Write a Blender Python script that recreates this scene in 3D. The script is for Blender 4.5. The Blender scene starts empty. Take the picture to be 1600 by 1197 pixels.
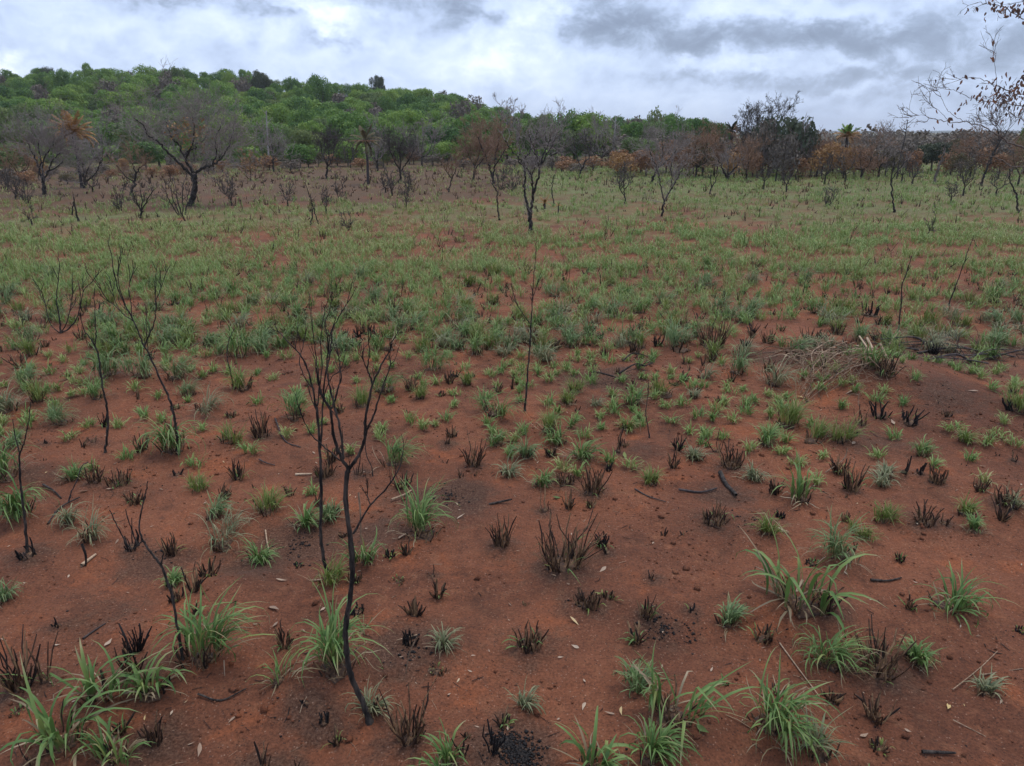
import bpy, math, random
import numpy as np
from mathutils import Vector

SC = bpy.context.scene
COL = SC.collection
RNG = np.random.RandomState(11)
random.seed(11)

# ------------------------------------------------------------------ camera
F, CX, CY = 1180.0, 800.0, 598.5            # focal length and centre of the photograph in its own pixels
PITCH = math.radians(18.4)
CAM = np.array([0.0, 0.0, 2.6])
FWD = np.array([0.0, math.cos(PITCH), -math.sin(PITCH)])
UPV = np.array([0.0, math.sin(PITCH), math.cos(PITCH)])
cd = bpy.data.cameras.new('camera')
cd.sensor_width = 36.0
cd.lens = F / 1600.0 * 36.0
cd.clip_start = 0.05
cd.clip_end = 9000.0
cam = bpy.data.objects.new('camera', cd)
COL.objects.link(cam)
cam.location = CAM
cam.rotation_euler = (math.pi / 2 - PITCH, 0, 0)
SC.camera = cam

# ------------------------------------------------------------------ node helper
class NT:
    def __init__(self, tree):
        self.t = tree
        tree.nodes.clear()
    def n(self, kind, **kw):
        nd = self.t.nodes.new(kind)
        for k, v in kw.items():
            if k.startswith('i_'):
                nd.inputs[int(k[2:])].default_value = v
            else:
                setattr(nd, k, v)
        return nd
    def lk(self, a, b):
        self.t.links.new(a, b)
    def put(self, sock, v):
        if isinstance(v, (int, float)):
            sock.default_value = v
        elif isinstance(v, (tuple, list)):
            sock.default_value = v if len(v) == len(sock.default_value) else (*v, 1.0)
        else:
            self.lk(v, sock)
    def m(self, op, a, b=0.0, c=None, clamp=False):
        nd = self.t.nodes.new('ShaderNodeMath')
        nd.operation = op
        nd.use_clamp = clamp
        self.put(nd.inputs[0], a)
        self.put(nd.inputs[1], b)
        if c is not None:
            self.put(nd.inputs[2], c)
        return nd.outputs[0]
    def vm(self, op, a, b):
        nd = self.t.nodes.new('ShaderNodeVectorMath')
        nd.operation = op
        self.put(nd.inputs[0], a)
        self.put(nd.inputs[1], b)
        return nd.outputs[0]
    def noise(self, vec, scale, detail=4.0, rough=0.55, dist=0.0):
        nd = self.t.nodes.new('ShaderNodeTexNoise')
        if vec is not None:
            self.lk(vec, nd.inputs['Vector'])
        nd.inputs['Scale'].default_value = scale
        nd.inputs['Detail'].default_value = detail
        nd.inputs['Roughness'].default_value = rough
        nd.inputs['Distortion'].default_value = dist
        return nd
    def ramp(self, fac, stops, interp='LINEAR'):
        nd = self.t.nodes.new('ShaderNodeValToRGB')
        cr = nd.color_ramp
        cr.interpolation = interp
        while len(cr.elements) > 1:
            cr.elements.remove(cr.elements[-1])
        cr.elements[0].position = stops[0][0]
        cr.elements[0].color = (*stops[0][1], 1)
        for p, c in stops[1:]:
            e = cr.elements.new(p)
            e.color = (*c, 1)
        self.lk(fac, nd.inputs[0])
        return nd.outputs[0]
    def step(self, fac, a, b):
        nd = self.t.nodes.new('ShaderNodeMapRange')
        nd.interpolation_type = 'SMOOTHSTEP'
        self.put(nd.inputs[0], fac)
        nd.inputs[1].default_value = a
        nd.inputs[2].default_value = b
        return nd.outputs[0]
    def mix(self, fac, a, b, blend='MIX'):
        nd = self.t.nodes.new('ShaderNodeMix')
        nd.data_type = 'RGBA'
        nd.blend_type = blend
        self.put(nd.inputs[0], fac)
        self.put(nd.inputs[6], a)
        self.put(nd.inputs[7], b)
        return nd.outputs[2]

# ------------------------------------------------------------------ world: overcast sky with broken cloud layers
SUN_EL, SUN_ROT = math.radians(70), math.radians(35)
world = bpy.data.worlds.new('World')
SC.world = world
world.use_nodes = True
w = NT(world.node_tree)
tc = w.n('ShaderNodeTexCoord')
sky = w.n('ShaderNodeTexSky', sky_type='NISHITA', sun_disc=False)
sky.sun_elevation = SUN_EL
sky.sun_rotation = SUN_ROT
dirv = tc.outputs['Generated']
sep = w.n('ShaderNodeSeparateXYZ')
w.lk(dirv, sep.inputs[0])
flat = w.vm('MULTIPLY', dirv, (1.0, 1.0, 1.55))
warp = w.noise(flat, 16.0, 8.0, 0.62)
wsep = w.n('ShaderNodeSeparateColor')
w.lk(warp.outputs['Color'], wsep.inputs[0])
az = w.m('ADD', w.m('ARCTAN2', sep.outputs[0], sep.outputs[1]), w.m('MULTIPLY', w.m('SUBTRACT', wsep.outputs[0], 0.5), 0.20))
el = w.m('ADD', w.m('ARCSINE', sep.outputs[2]), w.m('MULTIPLY', w.m('SUBTRACT', wsep.outputs[1], 0.5), 0.075))
# cloud banks: centre and half size given as bearing / elevation, thickness (positive is darker, negative is a thin bright gap)
def bearing(px, py):
    d = FWD * F + np.array([1.0, 0, 0]) * (px - CX) + UPV * (CY - py)
    d = d / np.linalg.norm(d)
    return math.atan2(d[0], d[1]), math.asin(d[2])
BANKS = [
    (285, 2, 60, 16, .34), (425, 8, 46, 20, .34), (535, 58, 50, 10, .22), (650, 20, 130, 22, .20), (730, 15, 60, 14, .15),
    (985, 28, 85, 34, .27), (930, 40, 60, 16, .15), (1190, 52, 150, 26, .24), (1090, 70, 60, 18, .16), (1330, 55, 80, 30, .18), (1095, 128, 130, 18, .16),
    (1260, 120, 120, 18, .12), (1480, 70, 130, 50, .15), (1590, 60, 70, 40, .14), (1420, 130, 120, 30, .10), (170, 88, 110, 26, .06),
    (60, 40, 120, 26, .06), (1300, 170, 160, 16, .08), (860, 130, 130, 30, -.06),
    (770, 90, 50, 30, -.20), (1150, 98, 130, 17, -.22), (1335, 104, 45, 16, -.20), (1300, 18, 80, 16, -.26), (490, 14, 60, 16, -.32),
    (820, 20, 46, 22, -.28), (560, 30, 70, 16, -.26), (20, 110, 40, 18, -.34), (130, 52, 70, 12, -.12), (230, 70, 60, 14, -.10),
    (620, 90, 120, 24, -.06), (1120, 10, 60, 10, -.14), (350, 40, 80, 14, -.14), (1320, 146, 60, 7, -.14)]
nb = w.noise(flat, 7.5, 10.0, 0.58, 0.35)
nf = w.noise(flat, 20.0, 10.0, 0.66, 0.5)
bil = w.m('ABSOLUTE', w.m('SUBTRACT', w.noise(flat, 12.0, 4.0, 0.5, 0.4).outputs[0], 0.5))
bil2 = w.m('ABSOLUTE', w.m('SUBTRACT', w.noise(flat, 30.0, 4.0, 0.55, 0.3).outputs[0], 0.5))
lump_ = w.m('ADD', w.m('MULTIPLY', w.m('SUBTRACT', bil, 0.085), 0.75), w.m('MULTIPLY', w.m('SUBTRACT', bil2, 0.085), 0.3))
dens = w.m('ADD', w.m('ADD', lump_, 0.40), w.m('ADD', w.m('MULTIPLY', w.m('SUBTRACT', nb.outputs[0], 0.5), 0.50), w.m('MULTIPLY', w.m('SUBTRACT', nf.outputs[0], 0.5), 0.26)))
rag = w.m('MULTIPLY_ADD', w.step(nf.outputs[0], 0.34, 0.62), 0.75, 0.60)
for px, py, hw, hh, amp in BANKS:
    a0, e0 = bearing(px, py)
    u = w.m('MULTIPLY', w.m('SUBTRACT', az, a0), F / hw)
    v = w.m('MULTIPLY', w.m('SUBTRACT', el, e0), F / hh)
    g = w.m('POWER', math.e, w.m('MULTIPLY', w.m('ADD', w.m('MULTIPLY', u, u), w.m('MULTIPLY', v, v)), -1.0))
    dens = w.m('MULTIPLY_ADD', w.m('MULTIPLY', g, rag), amp, dens)
cloud = w.ramp(dens, [(0.06, (.84, .89, .94)), (0.20, (.68, .75, .86)), (0.36, (.54, .62, .77)), (0.47, (.445, .52, .67)), (0.60, (.325, .385, .50)), (0.78, (.24, .285, .375)), (0.95, (.20, .24, .32))])
low = w.step(w.m('ARCSINE', sep.outputs[2]), 0.055, -0.005)
cloud = w.mix(w.m('MULTIPLY', low, 0.55), cloud, (.50, .59, .74))
cloud10 = w.vm('MULTIPLY', cloud, (8.8, 9.2, 9.9))
skyc = w.mix(0.93, sky.outputs[0], cloud10)
bg = w.n('ShaderNodeBackground')
w.lk(skyc, bg.inputs[0])
bg.inputs[1].default_value = 0.1
wo = w.n('ShaderNodeOutputWorld')
w.lk(bg.outputs[0], wo.inputs[0])

sl = bpy.data.lights.new('sun', 'SUN')
sl.energy = 1.5
sl.angle = math.radians(28)
sl.color = (1.0, 0.90, 0.76)
sun = bpy.data.objects.new('sun', sl)
COL.objects.link(sun)
sdir = Vector((math.sin(SUN_ROT) * math.cos(SUN_EL), math.cos(SUN_ROT) * math.cos(SUN_EL), math.sin(SUN_EL)))
sun.rotation_euler = sdir.to_track_quat('Z', 'Y').to_euler()

vs = SC.view_settings
vs.view_transform = 'Standard'
vs.look = 'None'
vs.gamma = 1.0
vs.exposure = 0.57
SC.render.engine = 'CYCLES'
SC.cycles.max_bounces = 5
SC.cycles.diffuse_bounces = 3
SC.cycles.glossy_bounces = 2
SC.cycles.transmission_bounces = 3
SC.cycles.transparent_max_bounces = 6
SC.cycles.use_denoising = True

# ------------------------------------------------------------------ object helpers
def tag(o, label=None, cat=None, group=None, kind=None):
    if label: o['label'] = label
    if cat: o['category'] = cat
    if group: o['group'] = group
    if kind: o['kind'] = kind
    return o
def empty(name, loc, rz=0.0):
    o = bpy.data.objects.new(name, None)
    o.empty_display_size = 0.1
    o.location = loc
    o.rotation_euler = (0, 0, rz)
    COL.objects.link(o)
    return o
def mesh(name, verts, quads=None, tris=None, attrs=None, smooth=False):
    me = bpy.data.meshes.new(name)
    verts = np.asarray(verts, dtype=np.float32).reshape(-1, 3)
    nq = 0 if quads is None else len(quads)
    nt = 0 if tris is None else len(tris)
    loops = []
    starts = []
    if nq:
        loops.append(np.asarray(quads, dtype=np.int32).ravel())
        starts.append(np.arange(nq) * 4)
    if nt:
        loops.append(np.asarray(tris, dtype=np.int32).ravel())
        starts.append(nq * 4 + np.arange(nt) * 3)
    loops = np.concatenate(loops)
    starts = np.concatenate(starts).astype(np.int32)
    me.vertices.add(len(verts))
    me.vertices.foreach_set('co', verts.ravel())
    me.loops.add(len(loops))
    me.loops.foreach_set('vertex_index', loops)
    me.polygons.add(nq + nt)
    me.polygons.foreach_set('loop_start', starts)
    me.update(calc_edges=True)
    if smooth:
        me.polygons.foreach_set('use_smooth', np.ones(nq + nt, dtype=bool))
    for k, v in (attrs or {}).items():
        at = me.attributes.new(k, 'FLOAT', 'POINT')
        at.data.foreach_set('value', np.asarray(v, dtype=np.float32).ravel())
    return me
def ob(name, me, mat=None, parent=None, loc=None, kind=None):
    o = bpy.data.objects.new(name, me)
    COL.objects.link(o)
    if mat is not None and not me.materials:
        me.materials.append(mat)
    if parent is not None:
        o.parent = parent
    if loc is not None:
        o.location = loc
    if kind:
        o['kind'] = kind
    return o

# ------------------------------------------------------------------ noise and terrain
def _h(ix, iy, seed):
    ix = (ix.astype(np.int64) & 0xffffffff).astype(np.uint64)
    iy = (iy.astype(np.int64) & 0xffffffff).astype(np.uint64)
    n = (ix * np.uint64(374761393) + iy * np.uint64(668265263) + np.uint64(seed * 1442695041 % 4294967296)) & np.uint64(0xffffffff)
    n = ((n ^ (n >> np.uint64(13))) * np.uint64(1274126177)) & np.uint64(0xffffffff)
    n = n ^ (n >> np.uint64(16))
    return (n & np.uint64(0xffffff)).astype(np.float64) / float(0xffffff)
def vnoise(x, y, seed=1):
    x = np.asarray(x, dtype=np.float64)
    y = np.asarray(y, dtype=np.float64)
    ix, iy = np.floor(x), np.floor(y)
    fx, fy = x - ix, y - iy
    fx = fx * fx * fx * (fx * (fx * 6 - 15) + 10)
    fy = fy * fy * fy * (fy * (fy * 6 - 15) + 10)
    a, b, c, d = _h(ix, iy, seed), _h(ix + 1, iy, seed), _h(ix, iy + 1, seed), _h(ix + 1, iy + 1, seed)
    return (a + (b - a) * fx) * (1 - fy) + (c + (d - c) * fx) * fy
def fbm(x, y, seed=1, octs=4):
    s, a, f, t = 0.0, 1.0, 1.0, 0.0
    for i in range(octs):
        s = s + a * vnoise(np.asarray(x) * f + 17.3 * i, np.asarray(y) * f - 9.1 * i, seed + i)
        t += a
        a *= 0.5
        f *= 2.03
    return s / t - 0.5
def sst(x, a, b):
    t = np.clip((np.asarray(x, dtype=np.float64) - a) / (b - a), 0, 1)
    return t * t * (3 - 2 * t)

MOUNDS = []                       # (x, y, radius, height): filled in below, before the ground is meshed
def hill(x, y):
    ridge = 0.78 * sst(x, 14, -20) + 0.22 * sst(x, -15, -60)
    bump = 0.86 + 0.28 * fbm(x / 34.0, y / 60.0, 40, 2)
    return 11.0 * ridge * bump * sst(y, 66, 165)
def height(x, y):
    x = np.asarray(x, dtype=np.float64)
    y = np.asarray(y, dtype=np.float64)
    r = np.hypot(x, y)
    z = 0.10 * fbm(x / 9.0, y / 9.0, 3, 2) + 0.07 * fbm(x / 1.6, y / 1.6, 7, 2) * (1 - 0.6 * sst(r, 12, 30))
    near = 1 - sst(r, 9, 20)
    z = z + near * (0.060 * fbm(x / 0.42, y / 0.42, 13, 3) + 0.022 * fbm(x / 0.11, y / 0.11, 23, 3))
    for mx, my, mr, mh in MOUNDS:
        z = z + mh * np.exp(-((x - mx) ** 2 + (y - my) ** 2) / mr ** 2)
    z = z + hill(x, y)
    return z
def ray(px, py):
    return FWD * F + np.array([1.0, 0, 0]) * (px - CX) + UPV * (CY - py)
TS = np.geomspace(1.5, 900, 900)
def ground(px, py):
    """the place on the ground that the photograph shows at pixel px, py"""
    d = ray(px, py)
    d = d / math.hypot(d[0], d[1])
    p = CAM[None, :] + TS[:, None] * d[None, :]
    gap = p[:, 2] - height(p[:, 0], p[:, 1])
    i = int(np.argmax(gap < 0)) if (gap < 0).any() else len(TS) - 1
    i = max(i, 1)
    k = gap[i - 1] / (gap[i - 1] - gap[i] + 1e-9)
    q = p[i - 1] + (p[i] - p[i - 1]) * min(max(k, 0), 1)
    q[2] = float(height(q[0], q[1]))
    return q
def scale_at(p):
    return float(np.dot(np.asarray(p) - CAM, FWD)) / F       # metres per pixel of the photograph
def at_depth(px, py, Y):
    d = ray(px, py)
    return CAM + d * (Y / d[1])
def project(p):
    q = np.asarray(p) - CAM
    zc = float(np.dot(q, FWD))
    return CX + F * q[0] / zc, CY - F * float(np.dot(q, UPV)) / zc, zc

# ------------------------------------------------------------------ materials
def material(name):
    ma = bpy.data.materials.new(name)
    ma.use_nodes = True
    return ma, NT(ma.node_tree)
def finish(t, shader):
    o = t.n('ShaderNodeOutputMaterial')
    t.lk(shader, o.inputs[0])
def principled(t, col, rough=0.8, spec=0.3, normal=None):
    b = t.n('ShaderNodeBsdfPrincipled')
    t.put(b.inputs['Base Color'], col)
    t.put(b.inputs['Roughness'], rough)
    b.inputs['Specular IOR Level'].default_value = spec
    if normal is not None:
        t.lk(normal, b.inputs['Normal'])
    return b.outputs[0]
def bump(t, h, dist, strength=1.0, prev=None):
    b = t.n('ShaderNodeBump')
    b.inputs['Strength'].default_value = strength
    b.inputs['Distance'].default_value = dist
    t.lk(h, b.inputs['Height'])
    if prev is not None:
        t.lk(prev, b.inputs['Normal'])
    return b.outputs[0]
def attr(t, name):
    a = t.n('ShaderNodeAttribute')
    a.attribute_name = name
    return a.outputs['Fac']

def soil_material():
    ma, t = material('red_soil')
    P = t.n('ShaderNodeNewGeometry').outputs['Position']
    sp = t.n('ShaderNodeSeparateXYZ')
    t.lk(P, sp.inputs[0])
    n1 = t.noise(P, 0.55, 6, 0.6).outputs[0]
    n2 = t.noise(P, 2.3, 8, 0.62, 0.4).outputs[0]
    n3 = t.noise(P, 11.0, 8, 0.65).outputs[0]
    n4 = t.noise(P, 75.0, 6, 0.7).outputs[0]
    c = t.mix(t.step(n1, 0.35, 0.66), (.120, .047, .027), (.196, .075, .040))
    c = t.mix(t.m('MULTIPLY', t.step(n2, 0.53, 0.70), 0.8), c, (.245, .080, .035))
    c = t.mix(t.m('MULTIPLY', t.step(n2, 0.48, 0.30), 0.75), c, (.082, .036, .022))
    c = t.mix(t.m('MULTIPLY', t.step(n3, 0.50, 0.72), 0.45), c, (.255, .112, .060))
    c = t.mix(t.m('MULTIPLY', t.step(n3, 0.46, 0.28), 0.5), c, (.058, .027, .018))
    # ash and charcoal left by the fire round the burnt tufts
    ash = attr(t, 'ash')
    af = t.step(t.m('ADD', ash, t.m('MULTIPLY', t.m('SUBTRACT', n3, 0.5), 1.3)), 0.25, 0.8)
    c = t.mix(t.m('MULTIPLY', af, 0.62), c, t.mix(t.step(n4, 0.4, 0.62), (.030, .021, .016), (.068, .050, .038)))
    # pale and dark crumbs
    vo = t.n('ShaderNodeTexVoronoi')
    vo.inputs['Scale'].default_value = 85.0
    t.lk(P, vo.inputs['Vector'])
    spk = t.n('ShaderNodeSeparateColor')
    t.lk(vo.outputs['Color'], spk.inputs[0])
    dot = t.m('LESS_THAN', vo.outputs['Distance'], 0.33)
    c = t.mix(t.m('MULTIPLY', t.m('MULTIPLY', dot, t.m('GREATER_THAN', spk.outputs[0], 0.90)), 0.55), c, (.30, .19, .14))
    c = t.mix(t.m('MULTIPLY', t.m('MULTIPLY', dot, t.m('LESS_THAN', spk.outputs[1], 0.16)), 0.7), c, (.035, .022, .018))
    c = t.mix(0.8, c, t.mix(t.step(n4, .25, .75), (.26, .26, .26), (.76, .74, .72)), 'OVERLAY')
    # low regrowth and litter that covers the far half of the field, too small to tell apart
    cov = attr(t, 'cover')
    nc = t.noise(P, 1.1, 7, 0.7).outputs[0]
    cf = t.step(t.m('ADD', cov, t.m('ADD', t.m('MULTIPLY', t.m('SUBTRACT', nc, 0.5), 1.6), t.m('MULTIPLY', t.m('SUBTRACT', t.noise(P, 0.28, 4, 0.6).outputs[0], 0.5), 1.6))), 0.28, 0.95)
    veg = t.mix(t.step(t.noise(P, 0.33, 4, 0.6).outputs[0], 0.36, 0.62), (.130, .112, .050), (.125, .150, .058))
    veg = t.mix(t.m('MULTIPLY', t.step(t.m('ADD', attr(t, 'litter'), t.m('SUBTRACT', t.noise(P, 0.6, 5, 0.65).outputs[0], 0.5)), .25, .7), .92), veg, (.092, .055, .034))
    veg = t.mix(t.step(t.noise(P, 3.7, 5, 0.7).outputs[0], 0.52, 0.66), veg, (.05, .042, .028))
    c = t.mix(t.m('MULTIPLY', cf, 0.9), c, veg)
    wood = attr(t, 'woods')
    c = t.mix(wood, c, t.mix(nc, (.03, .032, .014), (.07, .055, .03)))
    nb = bump(t, t.noise(P, 14.0, 9, 0.68).outputs[0], 0.035, 0.9)
    nb = bump(t, n4, 0.006, 0.7, nb)
    finish(t, principled(t, c, 0.93, 0.18, nb))
    return ma

def blade_material(name, cols, tip=(.30, .25, .14), trans=0.25):
    ma, t = material(name)
    tint = attr(t, 'tint')
    along = attr(t, 'along')
    c = t.ramp(tint, cols)
    P = t.n('ShaderNodeTexCoord').outputs['Object']
    n = t.noise(P, 30.0, 3, 0.6).outputs[0]
    c = t.mix(t.m('MULTIPLY', t.step(n, 0.5, 0.8), 0.35), c, (.17, .19, .09))
    c = t.mix(t.m('MULTIPLY', t.step(along, 0.16, 0.02), 0.7), c, (.16, .13, .06))     # straw-pale sheath at the foot of each blade
    c = t.mix(t.m('MULTIPLY', t.step(t.m('ADD', along, t.m('MULTIPLY', t.m('SUBTRACT', tint, 0.5), 0.55)), 0.80, 1.05), 0.85), c, tip)
    b = principled(t, c, 0.5, 0.32)
    tr = t.n('ShaderNodeBsdfTranslucent')
    t.put(tr.inputs[0], c)
    mx = t.n('ShaderNodeMixShader')
    mx.inputs[0].default_value = trans
    t.lk(b, mx.inputs[1])
    t.lk(tr.outputs[0], mx.inputs[2])
    finish(t, mx.outputs[0])
    return ma
def stalk_material(name, dark, mid, light, bias=0.5):
    ma, t = material(name)
    P = t.n('ShaderNodeTexCoord').outputs['Object']
    st = t.vm('MULTIPLY', P, (1.0, 1.0, 0.22))
    n = t.noise(st, 60.0, 5, 0.65).outputs[0]
    f = t.m('ADD', t.m('MULTIPLY', t.m('SUBTRACT', n, 0.5), 1.5), t.m('ADD', bias, t.m('MULTIPLY', t.m('SUBTRACT', attr(t, 'tint'), 0.5), 0.7)))
    c = t.ramp(f, [(0.26, dark), (0.58, mid), (0.95, light)])
    nb = bump(t, n, 0.003, 0.6)
    finish(t, principled(t, c, 0.72, 0.3, nb))
    return ma
def bark_material(name, dark, light, scale=35.0, rough=0.85):
    ma, t = material(name)
    P = t.n('ShaderNodeTexCoord').outputs['Object']
    st = t.vm('MULTIPLY', P, (1.0, 1.0, 0.3))
    n = t.noise(st, scale, 6, 0.65).outputs[0]
    c = t.mix(t.step(n, 0.36, 0.72), dark, light)
    nb = bump(t, n, 0.006, 0.8)
    finish(t, principled(t, c, rough, 0.3, nb))
    return ma
def leaf_material(name, cols, trans=0.3, vary=0.5):
    """crown leaves: hue differs from tree to tree and from leaf clump to leaf clump"""
    ma, t = material(name)
    rnd = t.n('ShaderNodeObjectInfo').outputs['Random']
    f = t.m('ADD', t.m('MULTIPLY', rnd, 1 - vary), t.m('MULTIPLY', attr(t, 'tint'), vary), clamp=True)
    c = t.ramp(f, cols)
    b = principled(t, c, 0.6, 0.25)
    tr = t.n('ShaderNodeBsdfTranslucent')
    t.put(tr.inputs[0], c)
    mx = t.n('ShaderNodeMixShader')
    mx.inputs[0].default_value = trans
    t.lk(b, mx.inputs[1])
    t.lk(tr.outputs[0], mx.inputs[2])
    finish(t, mx.outputs[0])
    return ma

M_SOIL = soil_material()
M_GRASS = blade_material('grass_blade', [(0.0, (0.061, 0.128, 0.032)), (0.4, (0.107, 0.195, 0.051)), (0.7, (0.159, 0.250, 0.073)), (1.0, (0.244, 0.275, 0.079))])
M_LIME = blade_material('young_grass_blade', [(0.0, (0.090, 0.150, 0.030)), (0.5, (0.144, 0.204, 0.042)), (1.0, (0.228, 0.240, 0.066))])
M_PALE = blade_material('pale_grass_blade', [(0.0, (0.112, 0.146, 0.067)), (0.5, (0.190, 0.213, 0.112)), (1.0, (0.280, 0.258, 0.146))])
M_SILVER = blade_material('silvery_grass_blade', [(0.0, (0.086, 0.149, 0.052)), (0.5, (0.132, 0.207, 0.078)), (1.0, (0.201, 0.259, 0.109))])
M_FIELD = blade_material('field_grass_blade', [(0.0, (.085, .165, .040)), (0.35, (.155, .255, .068)), (0.7, (.235, .305, .088)), (0.9, (.29, .275, .105)), (1.0, (.28, .195, .095))])
M_STALK = stalk_material('burnt_stalk', (.012, .008, .007), (.070, .034, .019), (.27, .165, .085), 0.57)
M_CHAR = stalk_material('charred_stalk', (.006, .005, .006), (.016, .012, .011), (.07, .04, .025), 0.30)
M_STRAWD = stalk_material('brown_stalk', (.06, .036, .022), (.15, .09, .055), (.27, .18, .11), 0.5)
M_STRAW = stalk_material('dry_stalk', (.15, .095, .06), (.33, .225, .145), (.48, .36, .25), 0.5)
M_BARK = bark_material('charred_bark', (.006, .005, .005), (.075, .060, .050), 38.0)
M_BARKB = bark_material('scorched_bark', (.030, .025, .025), (.085, .068, .065))
M_TWIG = bark_material('dull_grey_twig', (.19, .158, .145), (.31, .26, .235))
M_TWIGD = bark_material('dark_twig', (.05, .042, .038), (.12, .098, .085))
M_TWIGR = bark_material('reddish_twig', (.20, .115, .075), (.30, .185, .12))
M_BARKP = bark_material('pale_bark', (.22, .20, .18), (.48, .45, .41))
M_BARKG = bark_material('grey_brown_bark', (.09, .07, .058), (.19, .155, .13))
M_GREEN = leaf_material('forest_leaf', [(0.0, (.034, .080, .028)), (0.2, (.070, .150, .040)), (0.45, (.135, .240, .052)), (0.65, (.19, .30, .058)), (0.85, (.25, .345, .07)), (1.0, (.32, .37, .085))])
M_DGREEN = leaf_material('dark_leaf', [(0.0, (0.042, 0.055, 0.038)), (0.5, (0.072, 0.091, 0.054)), (1.0, (0.120, 0.138, 0.066))])
M_YGREEN = leaf_material('light_green_leaf', [(0.0, (0.098, 0.149, 0.052)), (0.5, (0.149, 0.207, 0.069)), (1.0, (0.230, 0.259, 0.081))])
M_RUST = leaf_material('scorched_rust_leaf', [(0.0, (.16, .080, .046)), (0.5, (.26, .135, .070)), (1.0, (.36, .20, .095))], 0.15, 0.7)
M_GOLD = leaf_material('scorched_orange_leaf', [(0.0, (.22, .12, .05)), (0.5, (.34, .19, .075)), (1.0, (.46, .29, .13))], 0.2, 0.8)
M_OLIVE = leaf_material('dry_olive_leaf', [(0.0, (.07, .06, .035)), (0.5, (.12, .10, .05)), (1.0, (.17, .135, .06))], 0.2, 0.7)
M_GREY = leaf_material('grey_brown_leaf', [(0.0, (.085, .069, .055)), (0.5, (.145, .117, .092)), (1.0, (.21, .17, .12))], 0.1, 0.7)
M_DEAD = leaf_material('dead_brown_leaf', [(0.0, (.07, .045, .04)), (0.5, (.15, .085, .06)), (0.85, (.27, .125, .07)), (1.0, (.36, .15, .065))], 0.25, 0.5)
M_LITTER = leaf_material('pale_dead_leaf', [(0.0, (.20, .12, .08)), (0.4, (.34, .24, .17)), (0.8, (.46, .36, .27)), (1.0, (.50, .36, .14))], 0.1, 0.2)

# ------------------------------------------------------------------ geometry makers (all vectorised)
def blades(rng, n, L, W, root, e0, droop, lean_az=0.0, lean=0.0, S=6, A=3, base=(0, 0, 0), flat_min=0.012, az=None, spin=0.25, z0=0.0, bias=0.0):
    """n grass blades; returns verts, quads, tint, along.  L, W mean length and width, root radius of the foot, e0 starting
    elevation (radians), droop how far each blade bends over"""
    a = rng.uniform(0, 2 * math.pi, n)
    k = rng.uniform(0, 1, n) < bias
    a = np.where(k, lean_az + rng.normal(0, .75, n), a)
    rr = root * np.sqrt(rng.uniform(0, 1, n))
    p = np.stack([rr * np.cos(a) + rng.normal(0, root * .35, n), rr * np.sin(a) + rng.normal(0, root * .35, n), z0 * rng.uniform(0, 1, n)], 1)
    if n > 9:                                           # the tussock is a few crowded shoots, not one point
        m = rng.randint(2, 5)
        cc = rng.normal(0, root * .62, (m, 2))
        ci = rng.randint(0, m, n)
        p[:, :2] = p[:, :2] * .55 + cc[ci]
        a = np.where(rng.uniform(0, 1, n) < .5, np.arctan2(p[:, 1], p[:, 0]) + rng.normal(0, .6, n), a)
    ln = L * np.clip(rng.normal(.85, .26, n), .25, 1.35)
    wd = W * rng.uniform(.6, 1.25, n)
    e = np.clip(e0 + rng.normal(0, .28, n), .1, 1.55)
    dr = droop * rng.uniform(.35, 1.45, n)
    side_turn = rng.normal(0, spin * 2.0, n)
    kink = rng.uniform(0, 1, n) < .34
    kpos = rng.uniform(.3, .85, n)
    kang = rng.uniform(.4, 1.7, n)
    pts = np.zeros((n, S + 1, 3))
    azs = np.zeros((n, S + 1))
    els = np.zeros((n, S + 1))
    pts[:, 0] = p
    lx, ly = lean * math.cos(lean_az), lean * math.sin(lean_az)
    for i in range(S + 1):
        s = i / S
        ei = e - dr * (s ** 1.5) * (1.35 - .35 * s) - np.where(kink & (s > kpos), kang, 0)
        ai = a + side_turn * s
        dx = np.cos(ei) * np.cos(ai) + lx * s
        dy = np.cos(ei) * np.sin(ai) + ly * s
        dz = np.sin(ei)
        m = np.sqrt(dx * dx + dy * dy + dz * dz) + 1e-9
        azs[:, i] = np.arctan2(dy, dx)
        els[:, i] = dz / m
        if i < S:
            pts[:, i + 1, 0] = pts[:, i, 0] + dx / m * ln / S
            pts[:, i + 1, 1] = pts[:, i, 1] + dy / m * ln / S
            pts[:, i + 1, 2] = np.maximum(pts[:, i, 2] + dz / m * ln / S, flat_min * rng.uniform(.6, 1.8, n))
    s = np.linspace(0, 1, S + 1)
    prof = np.minimum(1.0, .5 + 1.6 * s) * (1 - s ** 2.6) + .03
    half = .5 * wd[:, None] * prof[None, :]
    sd = np.stack([-np.sin(azs), np.cos(azs), rng.normal(0, .25, n)[:, None] * np.ones(S + 1)], 2)
    sd /= np.linalg.norm(sd, axis=2, keepdims=True)
    if A == 3:
        fold = np.stack([np.zeros_like(half), np.zeros_like(half), -half * .45], 2)
        vs_ = np.stack([pts - sd * half[..., None], pts + fold, pts + sd * half[..., None]], 2)
    else:
        vs_ = np.stack([pts - sd * half[..., None], pts + sd * half[..., None]], 2)
    V = vs_.reshape(-1, 3) + np.asarray(base)
    per = (S + 1) * A
    q = []
    for i in range(S):
        for k in range(A - 1):
            q.append([i * A + k, i * A + k + 1, (i + 1) * A + k + 1, (i + 1) * A + k])
    q = np.array(q)
    Q = (q[None] + (np.arange(n) * per)[:, None, None]).reshape(-1, 4)
    tint = np.repeat(np.clip(rng.beta(2, 2, n), 0, 1), per)
    along = np.tile(np.repeat(s, A), n)
    return V, Q, tint, along, per, q
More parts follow.
